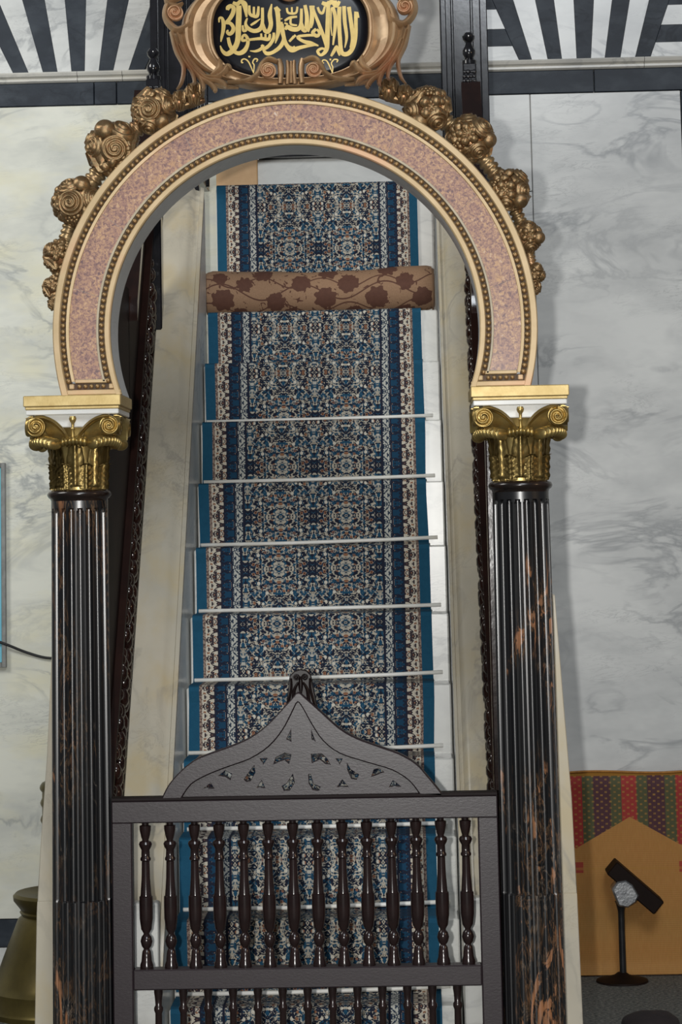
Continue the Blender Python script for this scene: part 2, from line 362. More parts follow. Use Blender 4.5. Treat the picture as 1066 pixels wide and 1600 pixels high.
def bm_tube(bm, pts, rad, seg=10):
    pts = [Vector(p) for p in pts]; rows = []; up = Vector((0.13, 0.9, 0.35)).normalized()
    for i, p in enumerate(pts):
        d = (pts[min(i+1, len(pts)-1)]-pts[max(i-1, 0)]).normalized()
        a = d.cross(up).normalized(); b = d.cross(a).normalized()
        r = rad[i] if isinstance(rad, (list, tuple)) else rad
        rows.append([p+a*r*math.cos(2*PI*j/seg)+b*r*math.sin(2*PI*j/seg) for j in range(seg)])
    bm_grid(bm, rows, close_v=True, cap=True)
def tube(pts, rad, seg=10):
    bm = bmesh.new(); bm_tube(bm, pts, rad, seg); return mesh_of(bm, True)
def plate(outlines, y0, y1, bevel=0.0):
    """flat piece in the x-z plane with holes, from y0 (front) to y1"""
    cu = bpy.data.curves.new('c', 'CURVE'); cu.dimensions = '2D'; cu.fill_mode = 'BOTH'
    cu.extrude = (y1-y0)/2-bevel; cu.bevel_depth = bevel; cu.bevel_resolution = 0
    for o in outlines:
        sp = cu.splines.new('POLY'); sp.points.add(len(o)-1); sp.use_cyclic_u = True
        for q, p in zip(sp.points, o): q.co = (p[0], p[1], 0, 1)
    ob = bpy.data.objects.new('c', cu); COL.objects.link(ob)
    dg = bpy.context.evaluated_depsgraph_get(); me = bpy.data.meshes.new_from_object(ob.evaluated_get(dg))
    bpy.data.objects.remove(ob); bpy.data.curves.remove(cu)
    me.transform(Matrix(((1, 0, 0, 0), (0, 0, -1, (y0+y1)/2), (0, 1, 0, 0), (0, 0, 0, 1))))
    me.materials.clear()
    return me
def strip(path, widths, y, thick, ridge=0.5, n=6, nv=6, flute=0):
    """a carved leaf or scroll band lying in the x-z plane, bulging to the front"""
    P = catmull(path, n); W = [w[0] for w in catmull([(w,) for w in widths], n)]
    Yl = y if isinstance(y, (list, tuple)) else [y]*len(path)
    YY = [w[0] for w in catmull([(w,) for w in Yl], n)]
    rows = []
    for i, p in enumerate(P):
        d = P[min(i+1, len(P)-1)]-P[max(i-1, 0)]; d = d/(np.linalg.norm(d)+1e-9); nrm = np.array([-d[1], d[0]])
        row = []
        for j in range(nv+1):
            t = -1+2*j/nv; w = max(W[i], 1e-4)
            h = thick*(1-abs(t)**2.2)*min(1, w/(0.5*max(W)))
            if flute: h += thick*0.35*math.cos(t*PI*flute)*(1-abs(t))
            row.append((p[0]+nrm[0]*t*w, YY[i]-h, p[1]+nrm[1]*t*w))
        for t in (1, 0.6, -0.6, -1):
            row.append((p[0]+nrm[0]*t*W[i]*0.9, YY[i]+thick*0.6, p[1]+nrm[1]*t*W[i]*0.9))
        rows.append(row)
    bm = bmesh.new(); bm_grid(bm, rows, close_v=True, cap=True); return mesh_of(bm, 'auto')
def spiral_disc(R, depth, turns=2.2, seg=28, rings=12, hand=1, amp=0.25, dome=0.2):
    """round carved boss facing -Y with a spiral groove; local coords, back at y=0"""
    rows = []
    for i in range(rings+1):
        r = i/rings; row = []
        for j in range(seg):
            th = 2*PI*j/seg
            ph = turns*r*2*PI - hand*th
            h = depth*(1-dome*r*r + amp*math.cos(ph)*min(1, 3*r)*(1 if r < 0.97 else 0.4))
            row.append((R*r*math.cos(th), -h, R*r*math.sin(th)))
        rows.append(row)
    rows.append([(R*math.cos(2*PI*j/seg), 0, R*math.sin(2*PI*j/seg)) for j in range(seg)])
    bm = bmesh.new(); bm_grid(bm, rows, close_v=True); bmesh.ops.remove_doubles(bm, verts=bm.verts, dist=1e-6)
    return mesh_of(bm, True)
def copy_tree(o, parent=None):
    c = o.copy(); COL.objects.link(c); c.parent = parent
    for ch in list(o.children): copy_tree(ch, c)
    return c

# ------------------------------------------------------------------ setting: floor and back wall
YW = 3.2
tag(link('floor', box(-7, 7, -9, YW+0.3, -0.1, 0.0, 0), M['floor']), 'dark speckled grey carpeted floor of the hall', None, kind='structure')
wall = link('wall_back', box(-7, 7, YW+0.03, YW+0.3, 0, 5.2, 0), M['moulding_marble']); tag(wall, 'tall marble faced wall behind the pulpit', None, kind='structure')
def slab(name, x0, x1, z0, z1, mat, proud=0.03, bev=0.002):
    return link(name, box(x0+0.0015, x1-0.0015, YW+0.03-proud, YW+0.031, z0+0.0015, z1-0.0015, bev), mat, wall)
zs = 3.41; zd = 3.503; zm = 3.543
for x0, x1, m in ((-3.4, -2.1, 'wall_marble_warm'), (-2.1, -0.70, 'wall_marble_warm'), (-0.70, -0.30, 'wall_marble_warm'), (-0.3, 0.62, 'wall_marble'), (0.795, 1.39, 'wall_marble'), (1.46, 2.9, 'wall_marble')):
    slab('marble_slab', x0, x1, 0.24, zs, M[m])
for z0, z1 in ((0.24, 1.3), (1.3, 2.2), (2.2, 3.02), (3.02, zs)): slab('marble_slab', 0.62, 0.795, z0, z1, M['wall_marble'])
slab('border_slab', 1.39, 1.46, 0.24, zs, M['grey_marble'])
for x0, x1, m in ((-3.4, -0.4, 'wall_marble'), (-0.4, 2.9, 'wall_marble')):
    slab('skirting_slab', x0, x1, 0.0, 0.135, M[m], 0.035); slab('skirting_slab', x0, x1, 0.135, 0.24, M['grey_marble'], 0.034)
for x0, x1 in ((-3.4, -1.9), (-1.9, -0.94), (-0.94, -0.85), (-0.85, -0.62), (-0.62, 0.6), (0.6, 1.05), (1.05, 1.75), (1.75, 2.9)):
    slab('border_slab', x0, x1, zs, zd, M['grey_marble'], 0.033)
for x0, x1 in ((-3.4, -1.7), (-1.7, -1.005), (-1.005, -0.825), (-0.825, -0.1), (-0.1, 0.62), (0.62, 1.25), (1.25, 2.1), (2.1, 2.9)):
    prof = [(YW-0.004, zd), (YW-0.014, zd+0.006), (YW-0.014, zd+0.014), (YW-0.008, zd+0.017), (YW-0.024, zd+0.024), (YW-0.030, zd+0.034), (YW-0.026, zm), (YW+0.03, zm), (YW+0.03, zd)]
    bm = bmesh.new(); bm_grid(bm, [[(x, y, z) for y, z in prof] for x in (x0+0.001, x1-0.001)], close_v=True, cap=True)
    link('moulding', mesh_of(bm), M['moulding_marble'], wall)
def wedge(b0, b1, t0, t1, zt, mat):
    link('voussoir', plate([[(b0+0.0012, zm+0.001), (b1-0.0012, zm+0.001), (t1-0.0012, zt), (t0+0.0012, zt)]], YW, YW+0.031, 0.001), mat, wall)
def fan(lines, dark_first, zt=4.55):
    """lines: (x at the moulding, x at the photograph's upper edge) -> wedges running up to zt"""
    L = [(b, b+(t-b)*(zt-zm)/(3.84-zm)) for b, t in lines]
    for i in range(len(L)-1):
        wedge(L[i][0], L[i+1][0], L[i][1], L[i+1][1], zt, M['grey_marble' if (i % 2 == 0) == dark_first else 'wall_marble'])
def wx(px, py): return at(px, py, YW)[0]
k = 0.2814
fan([(wx(-40*k, 114)-0.06, wx(-330*k, 0)-0.05), (wx(75*k, 114), wx(-125*k, 0)), (wx(160*k, 114), wx(-8*k, 0)), (wx(240*k, 114), wx(125*k, 0)), (wx(320*k, 114), wx(248*k, 0)), (wx(398*k, 114), wx(360*k, 0)), (wx(470*k, 114), wx(478*k, 0)),
     (wx(548*k, 114), wx(597*k, 0)), (wx(628*k, 114), wx(718*k, 0)), (wx(712*k, 114), wx(850*k, 0)), (wx(800*k, 114), wx(985*k, 0))], False)
k = 0.437
fan([(wx(600+485*k, 94), wx(600+371*k, 0)), (wx(600+530*k, 94), wx(600+450*k, 0)), (wx(600+587*k, 94), wx(600+533*k, 0)), (wx(600+637*k, 94), wx(600+603*k, 0)), (wx(600+690*k, 92), wx(600+678*k, 0)), (wx(600+740*k, 91), wx(600+755*k, 0)),
     (wx(600+790*k, 90), wx(600+825*k, 0)), (wx(600+845*k, 88), wx(600+890*k, 0)), (wx(600+898*k, 86), wx(600+965*k, 0)), (wx(600+952*k, 84), wx(600+1042*k, 0))], True)
# level courses at both ends of the right-hand fan
fx0 = (wx(600+485*k, 94), wx(600+371*k, 0)); fx1 = (wx(600+952*k, 84), wx(600+1042*k, 0))
def fanx(l, z): return l[0]+(l[1]-l[0])*(z-zm)/(3.84-zm)
zc = [zm, 3.605, 3.675, 3.755, 3.83, 3.91, 3.99]
for i in range(6):
    a, b = zc[i], zc[i+1]; m = M['grey_marble' if i % 2 else 'wall_marble']
    link('course_block', plate([[(0.60, a+.001), (fanx(fx0, a)-.0015, a+.001), (fanx(fx0, b)-.0015, b-.001), (0.60, b-.001)]], YW, YW+0.031, 0.001), m, wall)
    link('course_block', plate([[(fanx(fx1, a)+.0015, a+.001), (2.4, a+.001), (2.4, b-.001), (fanx(fx1, b)+.0015, b-.001)]], YW, YW+0.031, 0.001), m, wall)
slab('marble_slab', -0.53, 0.59, zm, 4.9, M['wall_marble'])

# ------------------------------------------------------------------ staircase
TR, RI = 0.153, 0.2035
XL, XR = -0.40, 0.39
def stepY(n): return 0.629+TR*n
def stepZ(n): return 0.433+RI*n if n < 10 else 2.450
stair = thing('staircase', (0, 0.3, 0), 'steep white marble staircase rising to the pulpit seat under the blue runner', 'stairs')
for n in range(-2, 11):
    z0 = 0.0 if n == -2 else stepZ(n)-RI; z1 = stepZ(n); y0 = stepY(n-1); y1 = stepY(n) if n < 10 else 2.46
    bm = bmesh.new(); bm_box(bm, XL, XR, y0, y1+0.10, max(0, z0-0.02), z1, 0.004); 
    link('step', mesh_of(bm), M['white_marble'], stair)
link('seat_block', box(XL, XR, 2.46, 2.84, 2.40, 2.955, 0.006), M['white_marble'], stair)
link('seat_back', box(-0.36, 0.40, 2.84, 2.90, 2.40, 3.117, 0.004), M['white_marble'], stair)
bm = bmesh.new()
rows = [[(x, y, z) for y, z in ((2.80, 3.118), (2.80, 3.140+0.02*(1-((x-0.05)/0.5)**2)), (2.84, 3.15+0.02*(1-((x-0.05)/0.5)**2)), (2.91, 3.15), (2.91, 3.118))] for x in np.linspace(-0.265, 0.42, 12)]
bm_grid(bm, rows, close_v=True, cap=True)
tag(link('seat_rail', mesh_of(bm, 'auto'), M['black_lacquer'], stair), 'glossy black curved rail along the top of the seat back', None)
tag(link('wooden_board', box(-0.425, -0.268, 2.80, 2.835, 2.957, 3.25, 0.003), M['lightwood']), 'pale orange wooden board standing at the upper left end of the runner', 'board')

# ------------------------------------------------------------------ runner carpet
CX0, CX1 = -0.394, 0.337
W = CX1-CX0
path = []; off = 0.008
path += [(stepY(-3)-0.30, 0.008), (stepY(-3)-off, 0.008)]
for n in range(-2, 11):
    yr, z1 = stepY(n-1)-off, stepZ(n)+off
    path += [(yr, z1-0.05), (yr-0.006, z1-0.016), (yr-0.003, z1-0.004), (yr+0.010, z1)]
    yb = stepY(n) if n < 10 else 2.46
    path += [(yb-off-0.012, z1), (yb-off-0.002, z1+0.006)]
path += [(2.452, 2.93), (2.446, 2.957), (2.462, 2.965), (2.60, 2.965)]
rnd = random.Random(4)
bm = bmesh.new(); uvl = bm.loops.layers.uv.new('UVMap'); rowsV = []; acc = 0; NX = 8
jit = 0
for i, (y, z) in enumerate(path):
    if i: acc += math.hypot(y-path[i-1][0], z-path[i-1][1])
    if i >= 2 and (i-2) % 6 == 0: jit = rnd.uniform(-0.005, 0.004)
    row = []
    for j in range(NX+1):
        t = j/NX; x = CX0+W*t + (jit if j in (0, NX) else 0)*(1 if j == NX else 0.6)
        v = bm.verts.new((x, y, z)); row.append((v, x-CX0, acc))
    rowsV.append(row)
for i in range(len(rowsV)-1):
    for j in range(NX):
        q = (rowsV[i][j], rowsV[i][j+1], rowsV[i+1][j+1], rowsV[i+1][j])
        f = bm.faces.new([a[0] for a in q])
        for lp, a in zip(f.loops, q): lp[uvl].uv = (min(max(a[1], 0.0005), W-0.0005), a[2])
me = bpy.data.meshes.new('runner'); bm.to_mesh(me); bm.free()
runner = link('stair_runner', me, mat_runner(W)); tag(runner, 'blue bordered oriental runner carpet climbing all the marble steps', 'carpet')
md = runner.modifiers.new('thick', 'SOLIDIFY'); md.thickness = 0.006; md.offset = -1
rod_lab = {8: 'uppermost white stair rod plainly seen, two steps below the brown roll', 7: 'second white stair rod counting down from the brown roll', 6: 'third white stair rod counting down from the brown roll',
           5: 'fourth white stair rod counting down from the brown roll', 4: 'white stair rod passing behind the carved tip of the gate', 3: 'white stair rod passing behind the slopes of the gate crest', 2: 'white stair rod showing just under the top rail of the gate',
           1: 'white stair rod crossing halfway behind the upper gate balusters', 0: 'white stair rod behind the heads of the lower gate balusters'}
for n in range(0, 9):
    y, z = stepY(n)-off-0.011, stepZ(n)+off+0.0075
    dx = rnd.uniform(-0.008, 0.006); tilt = rnd.uniform(0.004, 0.012)
    pts = [(-0.39+dx, y, z-0.001), (-0.1, y, z), (0.2, y, z+tilt*0.5), (0.366+dx, y, z+tilt)]
    tag(link('stair_rod', tube(pts, 0.0062, 10), M['rod']), rod_lab[n], 'stair rod', 'white rods holding the runner')

# rolled carpet on the landing
rows = []; uvs = []
NS, NA = 40, 32; RR = 0.080
for i in range(NS+1):
    t = i/NS; x = -0.418+0.795*t
    cz = stepZ(10)+off+RR+0.002+0.014*(2*t-1)**2*(1 if t > .5 else .6); r = RR*(1+0.03*math.sin(9*t)+0.02*math.sin(23*t+1))
    if i in (0, NS): r *= 0.93
    rows.append([(x, 2.27+r*math.cos(2*PI*j/NA+PI)*1.04, cz+r*math.sin(2*PI*j/NA+PI)) for j in range(NA)])
bm = bmesh.new(); uvl = bm.loops.layers.uv.new('UVMap')
V = [[bm.verts.new(p) for p in r] for r in rows]
for i in range(NS):
    for j in range(NA):
        f = bm.faces.new((V[i][j], V[i+1][j], V[i+1][(j+1) % NA], V[i][(j+1) % NA])); f.smooth = True
        for lp, (a, b) in zip(f.loops, ((i, j), (i+1, j), (i+1, j+1), (i, j+1))):
            lp[uvl].uv = (0.795*a/NS, (0.125+2*PI*RR*(-b/NA if b <= NA/2 else (1-b/NA))*1.0) if False else (0.125 - 2*PI*RR*(b/NA if b <= NA/2 else b/NA-1)))
me = bpy.data.meshes.new('roll'); bm.to_mesh(me); bm.free()
roll = thing('rolled_carpet', (0, 2.27, stepZ(10)+off), 'rolled brown carpet with darker flowers lying across the upper landing', 'rug')
rollmat = mat_roll()
link('roll_body', me, rollmat, roll)
for sx, xx in ((-1, -0.417), (1, 0.376)):
    d = spiral_disc(RR*0.93, 0.006, 4.5, 28, 16, 1, 0.8, 0.1)
    d.transform(Matrix.Rotation(-sx*-PI/2, 4, 'Z'))
    o = link('roll_end', d, M['block'] if False else rollmat, roll, loc=(xx, 2.27, stepZ(10)+off+RR+0.010))

# ------------------------------------------------------------------ parapets with sloping copings
SL, ZC = 1.415, 0.078
def zcop(y): return ZC+SL*y
YF, YB = 0.30, 1.985
def sheared(prof, y0, y1, cap_front=None):
    """prof: (x, dz above the coping line), swept up the slope"""
    ys = np.linspace(y0, y1, 9)
    bm = bmesh.new(); bm_grid(bm, [[(x, y, zcop(y)+dz) for x, dz in prof] for y in ys], close_v=True, cap=True); return mesh_of(bm, 'auto')
for s, xi, xo, lab in ((-1, -0.402, -0.535, 'sloping cream marble parapet along the left edge of the stairs'), (1, 0.393, 0.484, 'sloping cream marble parapet along the right edge of the stairs')):
    t = thing('stair_parapet', ((xi+xo)/2, YF, 0), lab, 'parapet', 'marble parapets of the staircase')
    w = abs(xo-xi)
    def X(f): return xi+(xo-xi)*f
    # side wall under the coping, vertical front face down to the floor
    bm = bmesh.new(); P = []
    for x in (X(0.02), X(0.98)):
        P.append([(x, YF, 0), (x, YF, zcop(YF)-0.035), (x, YB, zcop(YB)-0.035), (x, YB+0.05, zcop(YB)-0.035), (x, YB+0.05, 1.6), (x, YF+0.9, 0)])
    bm_grid(bm, P, close_v=True, cap=True); link('side_wall', mesh_of(bm), M['white_marble'], t)
    prof = [(X(0), -0.04), (X(0), 0.0), (X(0.09), 0.004), (X(0.11), -0.010), (X(0.22), -0.006), (X(0.30), 0.012), (X(0.42), 0.022), (X(0.6), 0.026), (X(0.98), 0.026), (X(1), 0.020), (X(1), -0.04)]
    link('coping', sheared(prof, YF-0.004, YB), M['coping_marble'], t)
    link('newel_block', box(min(X(0), X(1))-0.0, max(X(0), X(1)), YF-0.05, YF-0.002, 0, 0.752, 0.008, 2), M['white_marble'], t)

# ------------------------------------------------------------------ dark wooden balustrades outside the parapets
def blob(bm, c, r, sy=1.0, seg=8, rg=5, sx=1.0, szc=1.0):
    P = []
    for i in range(rg+1):
        a = -PI/2+PI*i/rg
        P.append([(c[0]+sx*r*math.cos(a)*math.cos(2*PI*j/seg), c[1]+sy*r*math.cos(a)*math.sin(2*PI*j/seg), c[2]+szc*r*math.sin(a)) for j in range(seg)])
    bm_grid(bm, P, close_v=True)
for s, xi, lab in ((-1, -0.541, 'glossy dark wooden balustrade between the left column and left marble coping'), (1, 0.490, 'glossy dark wooden balustrade squeezed between right coping and right column')):
    xo = xi+s*0.045
    t = thing('wooden_balustrade', (xi, 0.36, 0.4), lab, 'balustrade', 'dark wooden balustrades of the pulpit')
    def pr(d0, d1, a=0.0, b=1.0): return [(xi+(xo-xi)*a, d0), (xi+(xo-xi)*a, d1), (xi+(xo-xi)*b, d1), (xi+(xo-xi)*b, d0)]
    link('bottom_rail', sheared(pr(-0.03, 0.030, -0.1), 0.34, 1.60), M['lacquer'], t)
    link('middle_rail', sheared(pr(0.335, 0.375, -0.1), 0.34, 1.60), M['panel_wood'], t)
    link('top_rail', sheared(pr(0.76, 0.82, -0.2, 1.2), 1.07, 1.60), M['lacquer'], t)
    link('panel', sheared(pr(0.36, 0.78, 0.35, 0.65), 1.05, 1.60), M['panel_wood'], t)
    bm = bmesh.new(); bm_grid(bm, [[(x, 0.36, zcop(0.36)+0.36), (x, 1.06, zcop(1.06)+0.36), (x, 1.06, 2.45), (x, 0.36, 2.45)] for x in (xi+(xo-xi)*0.35, xi+(xo-xi)*0.65)], close_v=True, cap=True)
    link('tall_panel', mesh_of(bm), M['panel_wood'], t)
    link('carved_backing', sheared(pr(-0.02, 0.37, 0.5, 0.7), 0.34, 1.60), M['panel_wood'], t)
    bm = bmesh.new(); y = 0.37; kk = 0
    while y < 1.58:
        for d, r in ((0.10, 0.020), (0.155, 0.026), (0.215, 0.030), (0.275, 0.024), (0.315, 0.016)):
            yy = y+(0.012 if kk % 2 else -0.006)
            blob(bm, (xi-s*0.001, yy, zcop(yy)+d+0.01*math.sin(kk*2.1+d*20)), r, 0.75, sx=0.62)
        y += 0.042; kk += 1
    tag(link('carved_frieze', mesh_of(bm, True), M['lacquer'], t), 'band of glossy carved knobs along the coping', None, kind='stuff')
    link('post', box(min(xi, xo)-0.004, max(xi, xo)+0.004, 0.315, 0.365, 0.0, 2.46, 0.004), M['lacquer'], t)
    # upper newel with carved panel and finial
    nx = s*0.535 if s < 0 else 0.510
    pw = 0.022
    nw = link('newel', box(nx-pw, nx+pw, 1.60, 1.66, 2.36, 3.20 if s < 0 else 3.225, 0.004), M['black_lacquer'], t)
    zt = 3.20 if s < 0 else 3.225
    link('finial', lathe([(0.0, 0), (0.024, 0.0), (0.024, 0.012), (0.014, 0.02), (0.02, 0.032), (0.022, 0.045), (0.013, 0.062), (0.010, 0.072), (0.019, 0.082), (0.021, 0.094), (0.012, 0.106), (0.0, 0.109)], 16, (nx, 1.63, zt)), M['black_lacquer'], t)
    bm = bmesh.new(); rr = random.Random(9)
    for a in range(4):
        for b in range(9): blob(bm, (nx-0.0155+0.0103*a+rr.uniform(-.003, .003), 1.60, zt-0.03-0.015*b), rr.uniform(0.006, 0.009), 0.6, 7, 4)
    tag(link('carving', mesh_of(bm, True), M['black_lacquer'], nw), None, None, kind='stuff')

# ------------------------------------------------------------------ black canopy posts above the stair head
for s, lab in ((-1, 'tall black lacquered canopy post rising behind the left flowers of the arch'), (1, 'tall black lacquered canopy post rising behind the right flowers of the arch')):
    t = thing('canopy_post', (s*0.50, 2.06, 0), lab, 'post', 'black posts of the canopy')
    x0, x1 = 0.432, 0.585
    def sx(a, b): return (a, b) if s > 0 else (-b, -a)
    a, b = sx(x0, x1); link('shaft', box(a, b, 2.06, 2.14, 0.0, 4.9, 0.004), M['black_lacquer'], t)
    for c0, c1, d in ((x0-0.006, x0+0.014, 0.016), (x0+0.030, x0+0.040, 0.010), (x0+0.098, x0+0.108, 0.012), (x1-0.022, x1+0.004, 0.016)):
        a, b = sx(c0, c1); link('fillet', box(a, b, 2.06-d, 2.07, 0.0, 4.9, 0.003), M['black_lacquer'], t)
    a, b = sx(x0+0.012, x0+0.05); link('side_panel', box(a, b, 2.14, 2.72, 2.98, 4.9, 0.003), M['black_lacquer'], t)
    for yy in (2.25, 2.42, 2.6):
        a, b = sx(x0+0.002, x0+0.02); link('fillet', box(a, b, yy-0.012, yy+0.012, 2.98, 4.9, 0.003), M['black_lacquer'], t)

# ------------------------------------------------------------------ columns
NF = 20
def shaft_mesh(z0=0.24, z1=1.80, zcab=0.80, r0=0.0775, r1=0.0715):
    seg = NF*10
    zsamp = sorted(set([z0, z0+0.01, z0+0.03] + list(np.linspace(z0+0.03, zcab-0.03, 7)) + list(np.linspace(zcab-0.012, zcab+0.012, 9)) + list(np.linspace(zcab+0.03, z1-0.05, 12)) + list(np.linspace(z1-0.045, z1-0.018, 9)) + [z1-0.01, z1]))
    P = []
    for z in zsamp:
        r = r0+(r1-r0)*((z-z0)/(z1-z0))**1.4; row = []
        for j in range(seg):
            ph = (j/seg*NF) % 1.0; u = (ph-0.5)/0.40
            d = 0.0
            if abs(u) < 1 and z > z0+0.02:
                gr = 0.0088*math.sqrt(1-u*u)
                lim = z1-0.042+0.020*math.sqrt(1-u*u)
                if z <= lim: d = gr
                if z < zcab + 0.006*math.sqrt(1-u*u): d = gr - 0.0078*math.sqrt(max(0, 1-(u/0.80)**2)) if abs(u) < 0.8 else gr
            rr = r-d
            row.append((rr*math.cos(2*PI*(j+5)/seg+PI/NF), rr*math.sin(2*PI*(j+5)/seg+PI/NF), z))
        P.append(row)
    bm = bmesh.new(); bm_grid(bm, P, close_v=True, cap=True); return mesh_of(bm, 'auto')
def leaf_mesh(zb, zt, rfun, half, curl, ang_seg=10, lob=0.16, nlob=4, drop=0.022, out=0.03, rel=0.005, chev=0.0016):
    """acanthus leaf hugging a bell, tip curling outwards; leaf centre on -Y"""
    n = 22; rows = []
    for i in range(n+1):
        s_ = i/n
        if s_ < 0.72:
            q = s_/0.72; z = zb+(zt-zb)*q; r = rfun(z)+0.003+0.002*q; wq = 0.55+0.45*math.sin(PI*min(q*0.8+0.15, 1))
        else:
            q = (s_-0.72)/0.28; a = q*PI*0.95
            z = zt+curl*math.sin(a)*0.55 - drop*q*q; r = rfun(zt)+0.005+out*(1-math.cos(a))/2*1.0+0.006*math.sin(a); wq = 1.0-0.45*q*q
        wq *= 1-lob*abs(math.sin(s_*PI*nlob*1.6))
        row = []
        for j in range(ang_seg+1):
            t = -1+2*j/ang_seg
            bulge = rel*(math.cos(t*PI*1.0)*0.7+0.55*math.cos(t*PI*3))*(1-abs(t)**3) + chev*math.sin(s_*42-abs(t)*7)
            ang = -PI/2+t*half*wq/max(r, 0.03)
            rr = r+bulge*(1-0.3*abs(t)) - 0.006*abs(t)**2*(1 if s_ > 0.7 else 0.3)
            row.append((rr*math.cos(ang), rr*math.sin(ang), z-0.008*abs(t)**2*(s_ > 0.72)))
        rows.append(row)
    bm = bmesh.new(); bm_grid(bm, rows)
    r = bmesh.ops.solidify(bm, geom=bm.faces[:], thickness=0.004)
    return mesh_of(bm, True)
def rbell(z):
    q = (z-1.825)/(2.005-1.825); q = min(max(q, 0), 1)
    return 0.066+0.004*q+0.030*max(0, q-0.55)**1.6*2.2
def build_column(name, x, colmat, lab):
    t = thing(name, (x, 0, 0), lab, 'column', 'columns carrying the arch')
    L = dict(parent=t, local=True)
    link('plinth', box(-0.115, 0.115, -0.115, 0.115, 0, 0.12, 0.005), M['white_marble'], **L)
    link('base', lathe([(0, 0.12), (0.106, 0.12), (0.112, 0.135), (0.106, 0.155), (0.094, 0.163), (0.088, 0.185), (0.092, 0.198), (0.098, 0.21), (0.094, 0.225), (0.081, 0.232), (0.080, 0.24), (0, 0.24)], 48), M['white_marble'], **L)
    link('shaft', shaft_mesh(), colmat, **L)
    link('neck_ring', lathe([(0, 1.797), (0.0715, 1.797), (0.0735, 1.803), (0.078, 1.806), (0.0815, 1.8115), (0.0815, 1.816), (0.078, 1.8215), (0.070, 1.825), (0, 1.825)], 48), M['black_ring'], **L)
    cap = link('capital', lathe([(0, 1.824)]+[(rbell(z), z) for z in np.linspace(1.824, 2.006, 16)]+[(0, 2.006)], 48), M['brass'], **L)
    C = dict(parent=cap, local=True)
    hb = 0.119
    # concave white block behind the volutes, then gilded abacus
    link('abacus_block', box(-hb+0.027, hb-0.027, -hb+0.027, hb-0.027, 1.982, 2.0155, 0.002), M['white_marble'], **C)
    link('abacus_block', box(-hb+0.002, hb-0.002, -hb+0.002, hb-0.002, 2.013, 2.0265, 0.002), M['white_marble'], **C)
    bm = bmesh.new(); bm_box(bm, -hb, hb, -hb, hb, 2.026, 2.0345, 0.002); bm_box(bm, -hb-0.004, hb+0.004, -hb-0.004, hb+0.004, 2.034, 2.0615, 0.002)
    link('abacus', mesh_of(bm), M['brass_flat'], **C)
    # volutes on four faces
    vol = {h: spiral_disc(0.0245, 0.020, 2.1, 30, 14, h, 0.16, 0.10) for h in (-1, 1)}
    arms = {}
    for h in (-1, 1):
        pts = [(h*0.010, 1.950), (h*0.026, 1.974), (h*0.048, 1.994), (h*0.074, 2.0055), (h*0.094, 2.0065)]
        arms[h] = strip(pts, [0.0035, 0.0055, 0.0065, 0.0065, 0.005], -hb+0.010, 0.011, nv=8, flute=2)
    webs = {}
    for h in (-1, 1):
        o = [(h*0.014, 1.945), (h*0.030, 1.974), (h*0.052, 1.994), (h*0.078, 2.004), (h*0.09, 1.985), (h*0.088, 1.962), (h*0.06, 1.952)]
        webs[h] = plate([o], -hb+0.016, -hb+0.030, 0.001)
        webs[h].transform(Matrix(((1, 0, 0, 0), (0, 1, -0.55, 0.55*2.002), (0, 0, 1, 0), (0, 0, 0, 1))))
    stem = lathe([(0, 0), (0.004, 0), (0.0035, 0.018), (0.0055, 0.022), (0.0035, 0.027), (0.004, 0.036), (0.008, 0.042), (0.0095, 0.048), (0.007, 0.054), (0.004, 0.052), (0, 0.050)], 12)
    for q in range(4):
        rot = (0, 0, q*PI/2); rm = Matrix.Rotation(q*PI/2, 4, 'Z')
        for h in (-1, 1):
            link('volute', vol[h], M['brass'], loc=rm@Vector((h*0.0925, -hb+0.020, 1.984)), rot=rot, **C)
            link('volute_arm', arms[h], M['brass'], rot=rot, **C); link('volute_web', webs[h], M['brass'], rot=rot, **C)
        link('stem', stem, M['brass'], loc=rm@Vector((0, -hb+0.010, 1.955)), rot=rot, **C)
    lf_face = leaf_mesh(1.832, 1.940, rbell, 0.026, 0.010, out=0.014, drop=0.004, lob=0.05)
    lf_corn = leaf_mesh(1.832, 1.942, rbell, 0.027, 0.010, out=0.036, drop=0.004, lob=0.05)
    lf_low = leaf_mesh(1.826, 1.890, rbell, 0.0225, 0.004, out=0.001, drop=0.001, lob=0.06, rel=0.006, chev=0.0022)
    def curl(n_, R_, z_, dx, rad):
        b_ = bmesh.new()
        for i_ in range(n_):
            o_ = i_-(n_-1)/2; blob(b_, (o_*dx, -(R_-0.0010*o_*o_), z_-0.0005*o_*o_), 1.0, rad[1], 12, 10, rad[0], rad[2])
        return mesh_of(b_, True)
    cu_face = curl(7, 0.094, 1.9500, 0.0092, (0.0074, 0.017, 0.0125)); cu_corn = curl(9, 0.122, 1.9480, 0.0094, (0.0076, 0.024, 0.0150))
    rib = strip([(0, 1.826), (0, 1.87), (0, 1.93)], [0.003, 0.003, 0.002], -0.069, 0.005, nv=4)
    for q in range(8):
        link('acanthus_leaf', lf_corn if q % 2 else lf_face, M['brass'], rot=(0, 0, q*PI/4), **C)
        link('leaf_curl', cu_corn if q % 2 else cu_face, M['brass'], rot=(0, 0, q*PI/4), **C)
        link('acanthus_leaf', lf_low, M['brass'], rot=(0, 0, q*PI/4+PI/8), **C)
    return t
build_column('fluted_column', -0.564, M['col_left'], 'left fluted black marble column with thin gold veins and gilded capital')
build_column('fluted_column', 0.562, M['col_right'], 'right fluted black marble column with orange blotches low down and gilded capital')

